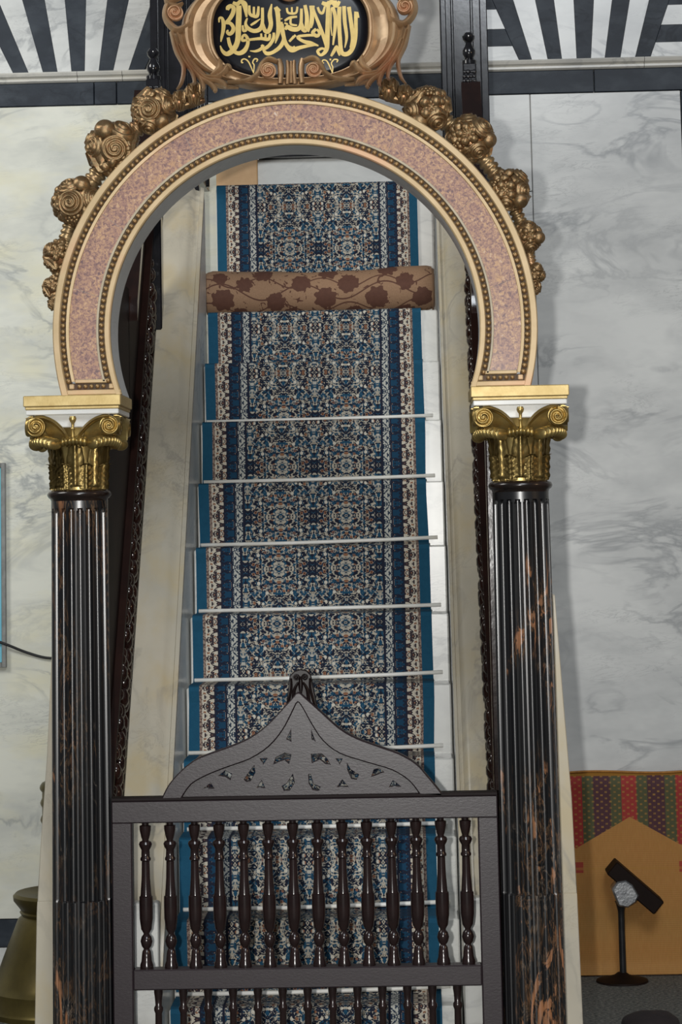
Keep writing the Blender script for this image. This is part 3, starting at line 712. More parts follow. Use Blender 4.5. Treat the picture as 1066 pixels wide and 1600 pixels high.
# flaring marble slabs behind the columns
for s, pts, lab in ((1, [(0.648, 1.53), (0.663, 1.25), (0.676, 1.019), (0.683, 0.75), (0.688, 0.438), (0.69, 0.0)], 'flaring white marble slab edge behind the right column beside the straw mat'),
                    (-1, [(-0.655, 1.45), (-0.672, 1.14), (-0.688, 0.943), (-0.701, 0.748), (-0.708, 0.457), (-0.71, 0.0)], 'flaring white marble slab edge behind the left column beside the bronze candlestick')):
    xi = s*0.545
    o = [(xi, 0.0), (xi, 1.53)] + pts
    t = thing('marble_wing', (s*0.62, 0.2, 0), lab, 'slab', 'marble wings of the pulpit')
    cut = 0.776
    up = [p for p in pts if p[1] > cut]; lo = [p for p in pts if p[1] <= cut]
    xc = np.interp(cut, [p[1] for p in pts][::-1], [p[0] for p in pts][::-1])
    link('upper_slab', plate([[(xi, cut+0.001), (xi, pts[0][1])]+up+[(xc, cut+0.001)]], 0.14, 0.25, 0.002), M['coping_marble'], t)
    link('lower_slab', plate([[(xi, 0), (xi, cut-0.001), (xc, cut-0.001)]+lo], 0.14, 0.25, 0.002), M['coping_marble'], t)

# ------------------------------------------------------------------ arch
ZA, RI_, RO, Z0 = 2.222, 0.468, 0.614, 2.0625
XA = -0.001
YA = -0.092
arch = thing('marble_arch', (0, 0, Z0), 'round pink marble arch with gilded beaded edges spanning the two black columns', 'arch')
def ang0(r, z): return math.asin(max(-1, min(1, (z-ZA)/r)))
def sweep(prof, z=Z0, n=96, a=None, b=None):
    """prof: closed (r, y) loop swept round the arch; ends cut level at height z, or spans a..b in 0..1"""
    rows = []
    for i in range(n+1):
        t = i/n
        if a is not None: t = a+(b-a)*t
        row = []
        for r, y in prof:
            a0 = ang0(r, z); th = (PI-a0)+(2*a0-PI)*t
            row.append((XA+r*math.cos(th), y, ZA+r*math.sin(th)))
        rows.append(row)
    bm = bmesh.new(); bm_grid(bm, rows, close_v=True, cap=True); return mesh_of(bm, 'auto')
link('arch_ring', sweep([(RI_+0.002, YA+0.006), (RI_+0.002, 0.085), (RO-0.003, 0.085), (RO-0.003, YA+0.006)]), M['soffit_marble'], arch)
link('outer_band', sweep([(RO, YA+0.02), (RO, YA-0.004), (RO-0.003, YA-0.008), (RO-0.016, YA-0.008), (RO-0.019, YA-0.003), (RO-0.019, YA+0.008)]), M['gilt_flat'], arch)
link('inner_band', sweep([(RI_, YA+0.012), (RI_, YA-0.004), (RI_+0.003, YA-0.007), (RI_+0.013, YA-0.007), (RI_+0.016, YA-0.002), (RI_+0.016, YA+0.008)]), M['gilt_flat'], arch)
zin = Z0+0.040
link('outer_fillet', sweep([(RO-0.033, YA+0.005), (RO-0.034, YA-0.005), (RO-0.041, YA-0.004), (RO-0.044, YA+0.005)], Z0+0.034), M['gilt_flat'], arch)
link('inner_fillet', sweep([(RI_+0.029, YA+0.005), (RI_+0.030, YA-0.004), (RI_+0.035, YA-0.004), (RI_+0.038, YA+0.005)], Z0+0.034), M['fillet'], arch)
cuts = [0, 0.115, 0.215, 0.36, 0.5, 0.64, 0.77, 0.885, 1.0]
for i in range(len(cuts)-1):
    link('marble_inlay', sweep([(RI_+0.035, YA+0.010), (RI_+0.035, YA), (RO-0.041, YA), (RO-0.041, YA+0.010)], zin, 16, cuts[i]+0.0002, cuts[i+1]-0.0002), M['pink'], arch)
for nm, r0, r1, z in (('outer', RO-0.0340, RO-0.0185, Z0+0.012), ('inner', RI_+0.015, RI_+0.030, Z0+0.012)):
    bmld = link('bead_moulding', sweep([(r0, YA+0.009), (r0, YA+0.003), (r1, YA+0.003), (r1, YA+0.009)], z), M['bead_channel'], arch)
    rm_ = (r0+r1)/2; a0 = ang0(rm_, Z0+0.028); n = 134 if nm == 'outer' else 115
    bm = bmesh.new(); blob(bm, (0, 0, 0), 0.0069 if nm == 'outer' else 0.0064, 0.85, 14, 8); bead = mesh_of(bm, True); bead.materials.append(M['gilt_bead'])
    rows = []
    ring = lathe([(0.0060, 0), (0.0066, 0.002), (0.0074, 0.0015), (0.0076, 0)], 12)
    for i in range(n):
        th = a0+(PI-2*a0)*(i+0.5)/n
        link('bead', bead, None, bmld, loc=(XA+rm_*math.cos(th), YA-0.001, ZA+rm_*math.sin(th)))
for s in (-1, 1):
    # foot of each leg: gilded strip, a short row of beads and two corner squares
    xa = math.sqrt(RI_**2-(Z0-ZA)**2); xb = math.sqrt(RO**2-(Z0-ZA)**2)
    x0, x1 = (XA+xa, XA+xb) if s > 0 else (XA-xb, XA-xa)
    link('foot_strip', box(x0+0.002, x1-0.002, YA-0.0062, YA+0.008, Z0, Z0+0.013, 0.002), M['gilt_flat'], arch)
    fm = link('foot_moulding', box(x0+0.018, x1-0.018, YA+0.002, YA+0.009, Z0+0.013, Z0+0.030, 0.001), M['bead_channel'], arch)
    link('foot_fillet', box(x0+0.034, x1-0.034, YA-0.004, YA+0.008, Z0+0.030, Z0+0.0395, 0.002), M['gilt_flat'], arch)
    bm = bmesh.new(); blob(bm, (0, 0, 0), 0.0056, 0.85, 12, 6); bead = mesh_of(bm, True); bead.materials.append(M['gilt_bead'])
    for i in range(5): link('bead', bead, None, fm, loc=(x0+0.046+(x1-x0-0.092)*i/4, YA-0.001, Z0+0.0215))
    for xx in (x0+0.026, x1-0.026): link('corner_square', box(xx-0.0065, xx+0.0065, YA-0.004, YA+0.004, Z0+0.015, Z0+0.028, 0.002), M['gilt_flat'], fm)

# carved flowers riding on the arch
def rose_mesh(R, seed):
    m = spiral_disc(R, R*0.62, 3.2, 30, 16, 1 if seed % 2 else -1, 0.17, 0.75); return m
def blossom_mesh(R, petals=5):
    seg, rg = petals*8, 9; rows = []
    for i in range(rg+1):
        r = i/rg; row = []
        for j in range(seg):
            th = 2*PI*j/seg; lobe = abs(math.cos(petals*th/2))
            rad = R*r*(0.62+0.38*lobe**0.6)
            h = R*(0.12+0.42*math.sin(r*PI*0.75)*(0.45+0.55*lobe)) + (R*0.22 if i < 2 else 0) - R*0.2*r**4
            row.append((rad*math.cos(th), -h, rad*math.sin(th)))
        rows.append(row)
    rows.append([(p[0]*0.7, 0, p[2]*0.7) for p in rows[-1]])
    bm = bmesh.new(); bm_grid(bm, rows, close_v=True); bmesh.ops.remove_doubles(bm, verts=bm.verts, dist=1e-6); return mesh_of(bm, True)
def fruit_mesh(R):
    bm = bmesh.new(); P = []
    for i in range(13):
        a = PI*i/12; rr = R*math.sin(a); h = R*math.cos(a)*(1.0 if i > 1 else 0.86)
        P.append([(rr*math.cos(2*PI*j/18), -h-R*0.3, rr*math.sin(2*PI*j/18)) for j in range(18)])
    bm_grid(bm, P, close_v=True); bmesh.ops.remove_doubles(bm, verts=bm.verts, dist=1e-6); return mesh_of(bm, True)
def leaflet_mesh(R):
    return strip([(0, -R), (0, -R*0.4), (R*0.05, R*0.3), (0, R)], [R*0.16, R*0.52, R*0.44, R*0.03], 0, R*0.34, nv=8, flute=3)
def berry_mesh(R):
    bm = bmesh.new(); rr = random.Random(3)
    for i in range(16):
        a = i*2.4; q = R*0.8*math.sqrt(i/16); blob(bm, (q*math.cos(a), -R*0.25*(1-q/R), q*math.sin(a)), R*0.27, 1, 8, 5)
    return mesh_of(bm, True)
def core_mesh(R, rx, rz, ry, seed):
    bm = bmesh.new(); bmesh.ops.create_icosphere(bm, subdivisions=3, radius=1.0)
    for v in bm.verts:
        n_ = mnoise.noise(v.co*2.4+Vector((seed*3.1, 0, seed)))
        v.co = Vector((v.co.x*rx, v.co.y*ry, v.co.z*rz))*(1+0.16*n_)
    return mesh_of(bm, True)
KIT = {}
def kit(kind, v):
    if (kind, v) not in KIT:
        m = {'rose': lambda: rose_mesh(1.0, v), 'blossom': lambda: blossom_mesh(1.0, 4 if v else 5), 'fruit': lambda: fruit_mesh(1.0), 'leaf': lambda: leaflet_mesh(1.0), 'berries': lambda: berry_mesh(1.0)}[kind]()
        m.materials.append(M['gilt_flower']); KIT[(kind, v)] = m
    return KIT[(kind, v)]
def cluster(x, z, R, seed, elong=1.0):
    rr = random.Random(seed)
    ux, uz = x-XA, z-ZA; al = math.atan2(uz, ux)                       # outward direction of the arch here
    Yc = -0.035
    core = core_mesh(1, R*0.80, R*0.80*elong, R*0.72, seed)
    c = link('flower_cluster', core, M['gilt_flower'], arch); c.matrix_parent_inverse = Matrix.Translation(-arch.location); c.location = (x, Yc, z)
    items = []
    n1 = 7 if R > 0.05 else 5
    kinds = ['rose', 'leaf', 'blossom', 'berries', 'leaf', 'rose', 'fruit']
    off_ = rr.randrange(7)
    items.append((rr.uniform(0, 6), 0.18, rr.choice(['rose', 'blossom']), rr.uniform(0.48, 0.56)))
    for i in range(n1):
        a = 2*PI*i/n1+rr.uniform(-.2, .2)+seed; kd = kinds[(i+off_) % 7]
        items.append((a, rr.uniform(0.85, 1.05), kd, rr.uniform(0.40, 0.52)*(0.75 if kd == 'fruit' else 1)))
    n2 = 10 if R > 0.05 else 7
    for i in range(n2):
        a = 2*PI*(i+0.5)/n2+rr.uniform(-.2, .2)
        items.append((a, 1.45, rr.choice(['leaf', 'blossom', 'leaf', 'rose', 'leaf', 'berries']), rr.uniform(0.36, 0.50)))
    for a, t, kind, s_ in items:
        d = Vector((math.sin(t)*math.cos(a), -math.cos(t), math.sin(t)*math.sin(a)))
        p = Vector((d.x*R*0.78, d.y*R*0.70, d.z*R*0.78*elong))
        o = link({'leaf': 'leaf', 'berries': 'berry_bunch'}.get(kind, kind), kit(kind, seed % 2), None, c, local=True)
        q = Vector((0, -1, 0)).rotation_difference(d)
        o.rotation_mode = 'QUATERNION'; from mathutils import Quaternion
        o.rotation_quaternion = q @ Quaternion((0, 1, 0), rr.uniform(0, 6.28)); o.location = p*0.92; k_ = R*s_*(1.15 if kind == 'leaf' else 1.0); o.scale = (k_, k_, k_)
    return c
CL = [(-0.356, 2.795, 0.058), (-0.462, 2.697, 0.069), (-0.560, 2.560, 0.061), (-0.604, 2.424, 0.044), (-0.619, 2.343, 0.030), (-0.616, 2.302, 0.020),
      (0.350, 2.785, 0.060), (0.456, 2.700, 0.060), (0.550, 2.566, 0.055), (0.594, 2.444, 0.041), (0.608, 2.352, 0.029), (0.606, 2.317, 0.022)]
for i, (x, z, R) in enumerate(CL): cluster(x, z, R*1.10, i+1)
def collar(a, b, r):
    a, b = Vector(a), Vector(b); n = 30; pts = [a.lerp(b, i/n) for i in range(n+1)]
    rad = [r*(0.78+0.34*abs(math.sin(i*PI/3))) for i in range(n+1)]
    link('ribbon_collar', tube(pts, rad, 14), M['gilt_flower'], arch)
for s0, s1 in ((0, 1), (1, 2), (2, 3), (3, 4), (6, 7), (7, 8), (8, 9), (9, 10)):
    a, b = CL[s0], CL[s1]; collar((a[0], -0.03, a[1]), (b[0], -0.03, b[1]), 0.30*min(a[2], b[2])+0.005)
for s in (-1, 1):                                                     # buds at the foot of the cartouche
    for dx, dz, R in ((0.290, 2.822, 0.030), (0.252, 2.838, 0.034)):
        b = link('bud', core_mesh(1, R*0.8, R*0.95, R*0.8, 5), M['gilt_flower'], arch); b.location = (s*dx, -0.03, dz)
        for a in (0.5, 1.6, 2.7, 3.9, 5.2):
            o = link('leaf', kit('leaf', 0), None, b, local=True); d = Vector((0.55*math.cos(a), -0.75, 0.55*math.sin(a))).normalized()
            o.rotation_mode = 'QUATERNION'; o.rotation_quaternion = Vector((0, -1, 0)).rotation_difference(d); o.location = d*R*0.7; o.scale = (R*0.6,)*3
    bb = strip([(s*0.225, 2.822), (s*0.262, 2.815), (s*0.30, 2.80)], [0.006, 0.014, 0.006], -0.03, 0.012)
    link('leaf', bb, M['gilt_flower'], arch)

# ------------------------------------------------------------------ cartouche with the inscription
YC = -0.06
ct = thing('cartouche', (0, YC, 2.835), 'gilded scrolled oval cartouche with black plaque and golden Arabic calligraphy atop the arch', 'cartouche')
cx, cz, ax, az, bx, bz = 0.002, 2.990, 0.201, 0.128, 0.282, 0.153
def sc2(th, n=2.6):
    c_, s_ = math.cos(th), math.sin(th); return math.copysign(abs(c_)**(2/n), c_), math.copysign(abs(s_)**(2/n), s_)
rows = []
for i in range(9):
    r = i/8; rows.append([(cx+ax*1.01*r*sc2(2*PI*j/64)[0], YC-0.020-0.012*(1-r*r), cz+az*1.01*r*sc2(2*PI*j/64)[1]) for j in range(64)])
rows.append([(p[0], YC+0.01, p[2]) for p in rows[-1]])
pl = link('plaque', grid(rows, True, close_v=True, cap=True), M['plaque'], ct); tag(pl, 'glossy black oval plaque', None)
prof = [(-0.02, -0.018), (-0.02, -0.030), (0.03, -0.040), (0.09, -0.040), (0.12, -0.030), (0.17, -0.031), (0.40, -0.020), (0.62, -0.022), (0.72, -0.034), (0.76, -0.044), (0.84, -0.046), (0.90, -0.040), (1.0, -0.022), (1.0, 0.03), (0.0, 0.03)]
rows = []
for j in range(96):
    th = 2*PI*j/96
    rows.append([(cx+(ax+(bx-ax)*s_)*sc2(th, 2.6-0.4*s_)[0], YC+y, cz+(az+(bz-az)*s_)*sc2(th, 2.6-0.4*s_)[1]) for s_, y in prof])
link('oval_frame', grid(rows, 'auto', close_u=True, close_v=True), M['gilt_frame'], ct)
# lettering
def px1(p): return at(330+p[0]*0.12195, p[1]*0.12195, -0.095)
def px2(p): return at(440+p[0]*0.13133, p[1]*0.13133, -0.095)
STROKES = [(px1, s) for s in [
    ([(205, 118), (215, 85), (250, 65), (285, 95), (275, 160), (235, 230), (190, 275)], [20, 30, 25, 28, 28, 26, 20]),
    ([(98, 275), (100, 222), (135, 222), (155, 290), (150, 380), (132, 460), (120, 525)], [8, 14, 18, 26, 24, 18, 7]),
    ([(180, 285), (240, 288), (280, 340), (272, 395), (235, 425), (205, 405), (212, 372)], [16, 22, 24, 26, 24, 20, 10]),
    ([(352, 62), (352, 200), (346, 350), (342, 480), (318, 570), (265, 645), (195, 680), (140, 640), (112, 572)], [34, 36, 36, 34, 34, 34, 28, 20, 6]),
    ([(215, 470), (235, 560), (280, 640), (350, 675), (420, 645), (462, 575), (468, 500), (435, 445), (402, 460), (398, 510), (450, 508), (540, 498), (640, 490), (735, 498), (752, 430)], [20, 24, 22, 26, 30, 24, 22, 18, 16, 18, 16, 17, 20, 22, 14]),
    ([(640, 425), (645, 490)], [12, 16]), ([(695, 432), (697, 495)], [12, 16]),
    ([(802, 415), (798, 490), (745, 575), (680, 615), (645, 570)], [16, 22, 22, 22, 14]),
    ([(495, 645), (570, 650), (640, 620), (668, 570)], [5, 16, 20, 16]),
    ([(275, 20), (330, 42), (375, 8), (425, 45), (440, 120), (452, 212)], [18, 26, 24, 36, 26, 12]),
    ([(488, 62), (492, 165), (540, 200), (592, 195), (606, 75)], [14, 20, 20, 22, 14]), ([(546, 80), (546, 190)], [14, 18]),
    ([(462, 225), (440, 295), (470, 355), (545, 392), (622, 370), (655, 290), (656, 92)], [10, 18, 24, 26, 28, 22, 18]),
    ([(655, 290), (690, 390), (735, 395), (765, 310), (752, 180), (775, 45)], [20, 26, 28, 28, 28, 8]),
    ([(505, 318), (560, 285), (630, 236)], [12, 16, 5]), ([(402, 318), (412, 385), (448, 375), (430, 310)], [12, 18, 16, 10]),
    ([(825, 85), (850, 150), (862, 300), (858, 420), (822, 552)], [26, 30, 28, 26, 6]), ([(830, 90), (885, 135)], [22, 14]),
    ([(902, 278), (908, 400), (930, 500), (885, 595), (790, 665), (710, 680), (665, 630)], [14, 20, 24, 26, 22, 24, 14]),
    ([(930, 480), (970, 580), (1040, 625), (1080, 600)], [20, 24, 30, 24]), ([(1000, 530), (1060, 460)], [14, 14]), ([(900, 232), (904, 244)], [12, 10]),
]] + [(px2, s) for s in [
    ([(62, 90), (82, 150), (170, 150), (188, 75)], [12, 14, 14, 12]), ([(122, 80), (124, 145)], [10, 12]),
    ([(36, 245), (100, 208), (185, 196)], [12, 16, 12]), ([(110, 215), (112, 285), (185, 300)], [12, 14, 10]), ([(35, 270), (75, 290)], [10, 12]),
    ([(45, 352), (70, 320), (130, 345), (200, 340), (232, 270), (236, 98)], [14, 26, 28, 26, 20, 16]),
    ([(236, 270), (256, 345), (292, 345), (302, 200), (278, 55)], [18, 26, 26, 24, 20]),
    ([(344, 62), (352, 160), (345, 280), (318, 378)], [16, 14, 16, 8]),
    ([(378, 62), (382, 120), (440, 270), (500, 430), (545, 570)], [16, 16, 20, 22, 22]), ([(375, 130), (372, 260), (350, 330)], [14, 12, 10]),
    ([(430, 80), (455, 140), (490, 148), (515, 70)], [14, 16, 16, 12]),
    ([(555, 55), (550, 250), (545, 420), (535, 580), (470, 650), (430, 605), (480, 572), (530, 590)], [24, 26, 28, 26, 16, 18, 14, 12]),
    ([(608, 75), (640, 200), (636, 330), (612, 530)], [22, 22, 20, 10]), ([(590, 90), (588, 300), (600, 420)], [8, 8, 6]),
    ([(688, 72), (684, 250), (695, 450), (715, 615), (790, 628), (850, 550), (882, 410), (884, 200), (890, 128)], [24, 24, 24, 26, 26, 26, 22, 22, 26]),
    ([(742, 64), (752, 250), (774, 430), (752, 560)], [22, 22, 18, 6]), ([(800, 72), (826, 250), (848, 440), (822, 560)], [24, 24, 24, 14]), ([(895, 140), (918, 200)], [20, 10]),
    ([(588, 662), (625, 600), (655, 545), (672, 600), (690, 655)], [12, 20, 14, 16, 10]),
    ([(412, 340), (372, 388), (420, 425), (452, 390), (420, 345)], [16, 22, 20, 18, 14]),
    ([(400, 418), (300, 418), (190, 438), (260, 488), (350, 512), (440, 540)], [14, 16, 16, 20, 24, 8]),
    ([(420, 530), (300, 545), (210, 565), (130, 590), (80, 560), (35, 470), (12, 280)], [8, 18, 22, 30, 26, 22, 12]),
    ([(95, 488), (168, 415)], [14, 14]),
    ([(480, 25), (540, 45), (600, 15), (650, 60), (690, 5)], [20, 28, 26, 26, 16]), ([(545, 30), (600, 20), (660, 15)], [24, 24, 18]),
]]
ORN = [(px1, s) for s in [
    ([(408, 792), (388, 790), (392, 758), (430, 748), (480, 790), (540, 925)], [7, 9, 9, 8, 9, 5]), ([(540, 925), (548, 830), (530, 790), (555, 748), (592, 755), (580, 785)], [5, 8, 8, 9, 9, 6]), ([(487, 708), (487, 728)], [13, 12])]] + \
      [(px2, s) for s in [
    ([(505, 742), (486, 735), (492, 708), (530, 712), (560, 755), (604, 855)], [6, 7, 7, 7, 8, 5]), ([(604, 855), (608, 790), (592, 745), (625, 700), (668, 705), (655, 732)], [5, 7, 7, 8, 9, 6]), ([(580, 690), (580, 710)], [10, 9])]]
bm = bmesh.new()
def plaque_y(x, z):
    r2 = abs((x-cx)/(ax*1.01))**2.6+abs((z-cz)/(az*1.01))**2.6
    return YC-0.020-0.012*max(0, 1-r2**(2/2.6))
li = 0
for fn, (pts, ws) in STROKES+ORN:
    sc_ = 0.12195/623 if fn is px1 else 0.13133/623
    P = catmull(pts, 6); Ws = [w[0] for w in catmull([(w,) for w in ws], 6)]
    rowA = []
    for i, p in enumerate(P):
        d = P[min(i+1, len(P)-1)]-P[max(i-1, 0)]; d = d/(np.linalg.norm(d)+1e-9)
        n_ = np.array([-d[1], d[0]])*Ws[i]
        a = fn(p+n_); b = fn(p-n_)
        e = 0.0012+0.00006*(li % 7)
        ya, yb = plaque_y(a.x, a.z), plaque_y(b.x, b.z)
        rowA.append([(a.x, ya+0.003, a.z), (a.x, ya-e, a.z), (b.x, yb-e, b.z), (b.x, yb+0.003, b.z)])
    bm_grid(bm, rowA, close_v=True, cap=True); li += 1
tag(link('inscription', mesh_of(bm), M['letter'], ct), 'golden Arabic calligraphy', None)
# scrolls and leaves of the frame
Ys = YC-0.035
def pc(x, y): 
    p = at(x, y, -0.10); return (p.x, p.z)
for s in (-1, 1):
    def mp(x, y):
        X_, Z_ = pc(x, y)
        return (X_, Z_) if s < 0 else (2*cx-X_, Z_)
    vd = spiral_disc(0.020, 0.030, 1.6, 28, 12, -s, 0.2, 0.25)
    c0 = mp(274, 20)
    link('volute', vd, M['gilt_frame'], ct, loc=(c0[0], YC-0.026, c0[1]))
    link('side_scroll', strip([mp(300, 20), mp(296, 36), mp(278, 46), mp(264, 36), mp(259, 20), mp(266, 2), mp(284, -8), mp(300, -20)], [0.004, 0.008, 0.010, 0.010, 0.010, 0.010, 0.010, 0.006], Ys, 0.014, nv=8, flute=1), M['gilt_frame'], ct)
    link('side_scroll', strip([mp(276, 46), mp(284, 72), mp(298, 96), mp(318, 118), mp(342, 130), mp(372, 134)], [0.016, 0.016, 0.013, 0.011, 0.009, 0.004], [YC-0.018]*6, 0.018, nv=10, flute=2), M['gilt_frame'], ct)
    for path, ws in (([mp(268, 50), mp(276, 80), mp(287, 104), mp(284, 128), mp(276, 140)], [0.006, 0.007, 0.006, 0.005, 0.002]),
                     ([mp(272, 56), mp(284, 88), mp(300, 112), mp(304, 128), mp(300, 133)], [0.004, 0.006, 0.006, 0.005, 0.002]),
                     ([mp(280, 70), mp(296, 100), mp(312, 120), mp(318, 136), mp(315, 142)], [0.004, 0.006, 0.007, 0.006, 0.002]),
                     ([mp(296, 98), mp(312, 120), mp(328, 130), mp(336, 140), mp(334, 144)], [0.004, 0.007, 0.007, 0.007, 0.003]),
                     ([mp(300, 104), mp(322, 122), mp(340, 126), mp(350, 132), mp(354, 138)], [0.004, 0.006, 0.008, 0.008, 0.003]),
                     ([mp(318, 118), mp(338, 120), mp(350, 112), mp(356, 104), mp(362, 110)], [0.004, 0.007, 0.010, 0.009, 0.003]),
                     ([mp(330, 118), mp(342, 108), mp(344, 98), mp(342, 92)], [0.005, 0.009, 0.007, 0.002]),
                     ([mp(258, -6), mp(264, 6), mp(276, 10), mp(286, 4)], [0.004, 0.010, 0.009, 0.003])):
        link('acanthus_leaf', strip(path, ws, YC-0.040, 0.012, nv=6, flute=1), M['gilt_frame'], ct)
    # lower rail of the frame, running in to the centre scroll
    link('lower_scroll', strip([mp(356, 128), mp(384, 126), mp(402, 116), mp(410, 100), mp(420, 92), mp(434, 96)], [0.005, 0.008, 0.008, 0.008, 0.008, 0.007], YC-0.036, 0.014, nv=8, flute=1), M['gilt_frame'], ct)
    vd2 = spiral_disc(0.0205, 0.024, 1.7, 28, 14, s, 0.2, 0.25); c1 = mp(419, 111)
    link('volute', vd2, M['gilt_frame'], ct, loc=(c1[0], YC-0.030, c1[1]))
    link('rib', strip([mp(436, 93), mp(439, 108), mp(438, 131)], [0.007, 0.0085, 0.007], YC-0.036, 0.017, nv=8), M['gilt_frame'], ct)
    link('rib', strip([mp(449, 95), mp(450, 110), mp(449, 132)], [0.004, 0.006, 0.006], YC-0.036, 0.014, nv=8), M['gilt_frame'], ct)
link('rib', strip([pc(455, 96), pc(455, 110), pc(455, 130)], [0.005, 0.006, 0.006], YC-0.034, 0.014, nv=8), M['gilt_frame'], ct)
link('crest_medallion', spiral_disc(0.036, 0.022, 1.2, 30, 12, 1, 0.2, 0.3), M['gilt_frame'], ct, loc=(pc(452, -20)[0], YC-0.030, pc(452, -20)[1]))
link('foot', box(-0.06, 0.06, YC-0.012, YC+0.03, 2.8365, 2.856, 0.004), M['gilt_frame'], ct)

# ------------------------------------------------------------------ gate
GX = -0.004
gate = thing('wooden_gate', (GX, 0, 0.1), 'dark brown wooden gate with turned balusters and pierced ogee crest across the stair foot', 'gate')
gy0, gy1 = -0.022, 0.022
for x0, x1 in ((-0.487, -0.436), (0.432, 0.482)):
    link('stile', box(x0, x1, gy0, gy1, 0.06, 0.991, 0.003), M['gate'], gate)
link('top_rail', box(-0.487, 0.482, gy0-0.002, gy1, 0.989, 1.044, 0.003), M['gate'], gate)
link('rail_cap', box(-0.487, 0.482, gy0-0.004, gy1+0.002, 1.044, 1.0515, 0.001), M['line'], gate)
link('middle_rail', box(-0.436, 0.432, gy0-0.001, gy1, 0.580, 0.630, 0.003), M['gate'], gate)
link('bottom_rail', box(-0.436, 0.432, gy0, gy1, 0.10, 0.16, 0.003), M['gate'], gate)
kb = 0.3/611
def bal_prof(h):
    raw = [(0, 205), (18, 205), (18, 222), (30, 226), (29, 250), (21, 288), (17, 298), (17, 304), (29, 310), (34, 322), (30, 336), (21, 352), (22, 388), (27, 396), (27, 406), (20, 412), (22, 500), (28, 585), (29, 592), (34, 596), (35, 640), (34, 710), (27, 765), (15, 786), (15, 792), (25, 804), (31, 828), (25, 852), (14, 868), (22, 880), (25, 905), (27, 930), (34, 950), (34, 968), (0, 970)]
    s_ = h/((970-205)*kb)
    return [(r*kb, (970-z)*kb*s_) for r, z in raw][::-1]
bal_up = lathe(bal_prof(0.361), 20); bal_up.materials.append(M['baluster'])
bal_lo = lathe([(0, 0), (0.014, 0), (0.014, 0.02), (0.009, 0.04), (0.014, 0.06), (0.016, 0.10), (0.013, 0.16), (0.0095, 0.25), (0.0085, 0.36), (0.0115, 0.368), (0.0115, 0.374), (0.008, 0.38), (0.0095, 0.40), (0.011, 0.41), (0.011, 0.4215), (0, 0.4215)], 20); bal_lo.materials.append(M['baluster'])
for i in range(14): link('baluster', bal_up, None, gate, loc=(-0.4045+0.0619*i+0.0, 0, 0.629)) if True else None
for i in range(13): link('baluster', bal_lo, None, gate, loc=(-0.376+0.0622*i, 0, 0.1595))
# crest, traced in its own plane
def gc(p): q = at(240+p[0]*0.4503, 1020+p[1]*0.4503, -0.01); return (q.x, q.z)
outer = [(35, 502), (58, 457), (100, 410), (150, 372), (205, 349), (270, 326), (340, 295), (400, 250), (450, 197), (485, 158), (503, 140), (524, 156), (580, 206), (640, 260), (700, 296), (780, 326), (850, 351), (910, 386), (950, 430), (985, 472), (1000, 492)]
inner = [(96, 500), (130, 452), (185, 420), (255, 392), (335, 363), (400, 320), (448, 262), (478, 205), (500, 166), (522, 190), (552, 244), (592, 302), (650, 345), (745, 376), (830, 402), (890, 440), (926, 486)]
outer = catmull(outer, 3); inner = catmull(inner, 3)
holes = [[(460, 300), (478, 262), (479, 309)], [(547, 263), (564, 309), (548, 300)],
         [(413, 391), (424, 362), (455, 346), (479, 352), (471, 387), (455, 372), (435, 378)], [(546, 350), (585, 349), (603, 366), (616, 389), (597, 386), (577, 370), (549, 384)],
         [(368, 366), (397, 364), (381, 389)], [(631, 366), (657, 366), (646, 389)],
         [(313, 440), (322, 425), (350, 388), (354, 415), (338, 445), (322, 448)], [(671, 379), (684, 403), (714, 422), (706, 441), (686, 437), (672, 405)],
         [(223, 427), (249, 407), (273, 419), (268, 442), (248, 430)], [(754, 432), (764, 404), (783, 399), (802, 414), (788, 418), (772, 425)],
         [(357, 468), (375, 440), (389, 470)], [(635, 466), (655, 438), (678, 466)],
         [(444, 462), (462, 452), (484, 418), (491, 450), (474, 478), (452, 479)], [(537, 420), (546, 420), (556, 454), (580, 464), (575, 480), (552, 476), (538, 452)],
         [(170, 472), (199, 450), (212, 471)], [(816, 466), (831, 440), (861, 464)]]
field = [gc(p) for p in [(60, 503)]+[o + (np.array([0.0, 8.0])) for o in outer[3:-3]]+[(985, 497)]]
crest = link('crest_panel', plate([field]+[[gc(p) for p in h] for h in holes], -0.012, 0.014, 0.0012), M['gate'], gate)
band = [gc(p) for p in outer]+[gc(p) for p in inner[::-1]]
link('crest_border', plate([band], -0.026, 0.012, 0.003), M['gate'], gate)
# carved finial behind the tip
zt = 1.285
fin_o = [(-0.036, 1.255), (-0.034, 1.285), (-0.030, 1.315), (-0.026, 1.345), (-0.014, 1.356), (0.0, 1.360), (0.014, 1.357), (0.024, 1.347), (0.029, 1.318), (0.035, 1.288), (0.042, 1.250)]
fn = link('finial', plate([[(x-0.006, z) for x, z in fin_o]], -0.004, 0.020, 0.002), M['finial_wood'], gate)
for s in (-1, 1):
    d = spiral_disc(0.0085, 0.007, 1.4, 18, 8, s, 0.3, 0.3); link('volute', d, M['finial_wood'], fn, loc=(-0.006+s*0.0105, -0.003, 1.343))
    for path, ws in (([(-0.006+s*0.006, 1.330), (-0.006+s*0.016, 1.312), (-0.006+s*0.020, 1.285), (-0.006+s*0.026, 1.268)], [0.003, 0.005, 0.005, 0.003]),
                     ([(-0.006+s*0.024, 1.340), (-0.006+s*0.024, 1.315), (-0.006+s*0.031, 1.285), (-0.006+s*0.038, 1.262)], [0.003, 0.004, 0.004, 0.002])):
        link('carved_leaf', strip(path, ws, -0.003, 0.005, nv=4), M['finial_wood'], fn)
link('carved_leaf', strip([(-0.006, 1.345), (-0.006, 1.325), (-0.006, 1.30)], [0.002, 0.007, 0.003], -0.003, 0.006, nv=6), M['finial_wood'], fn)

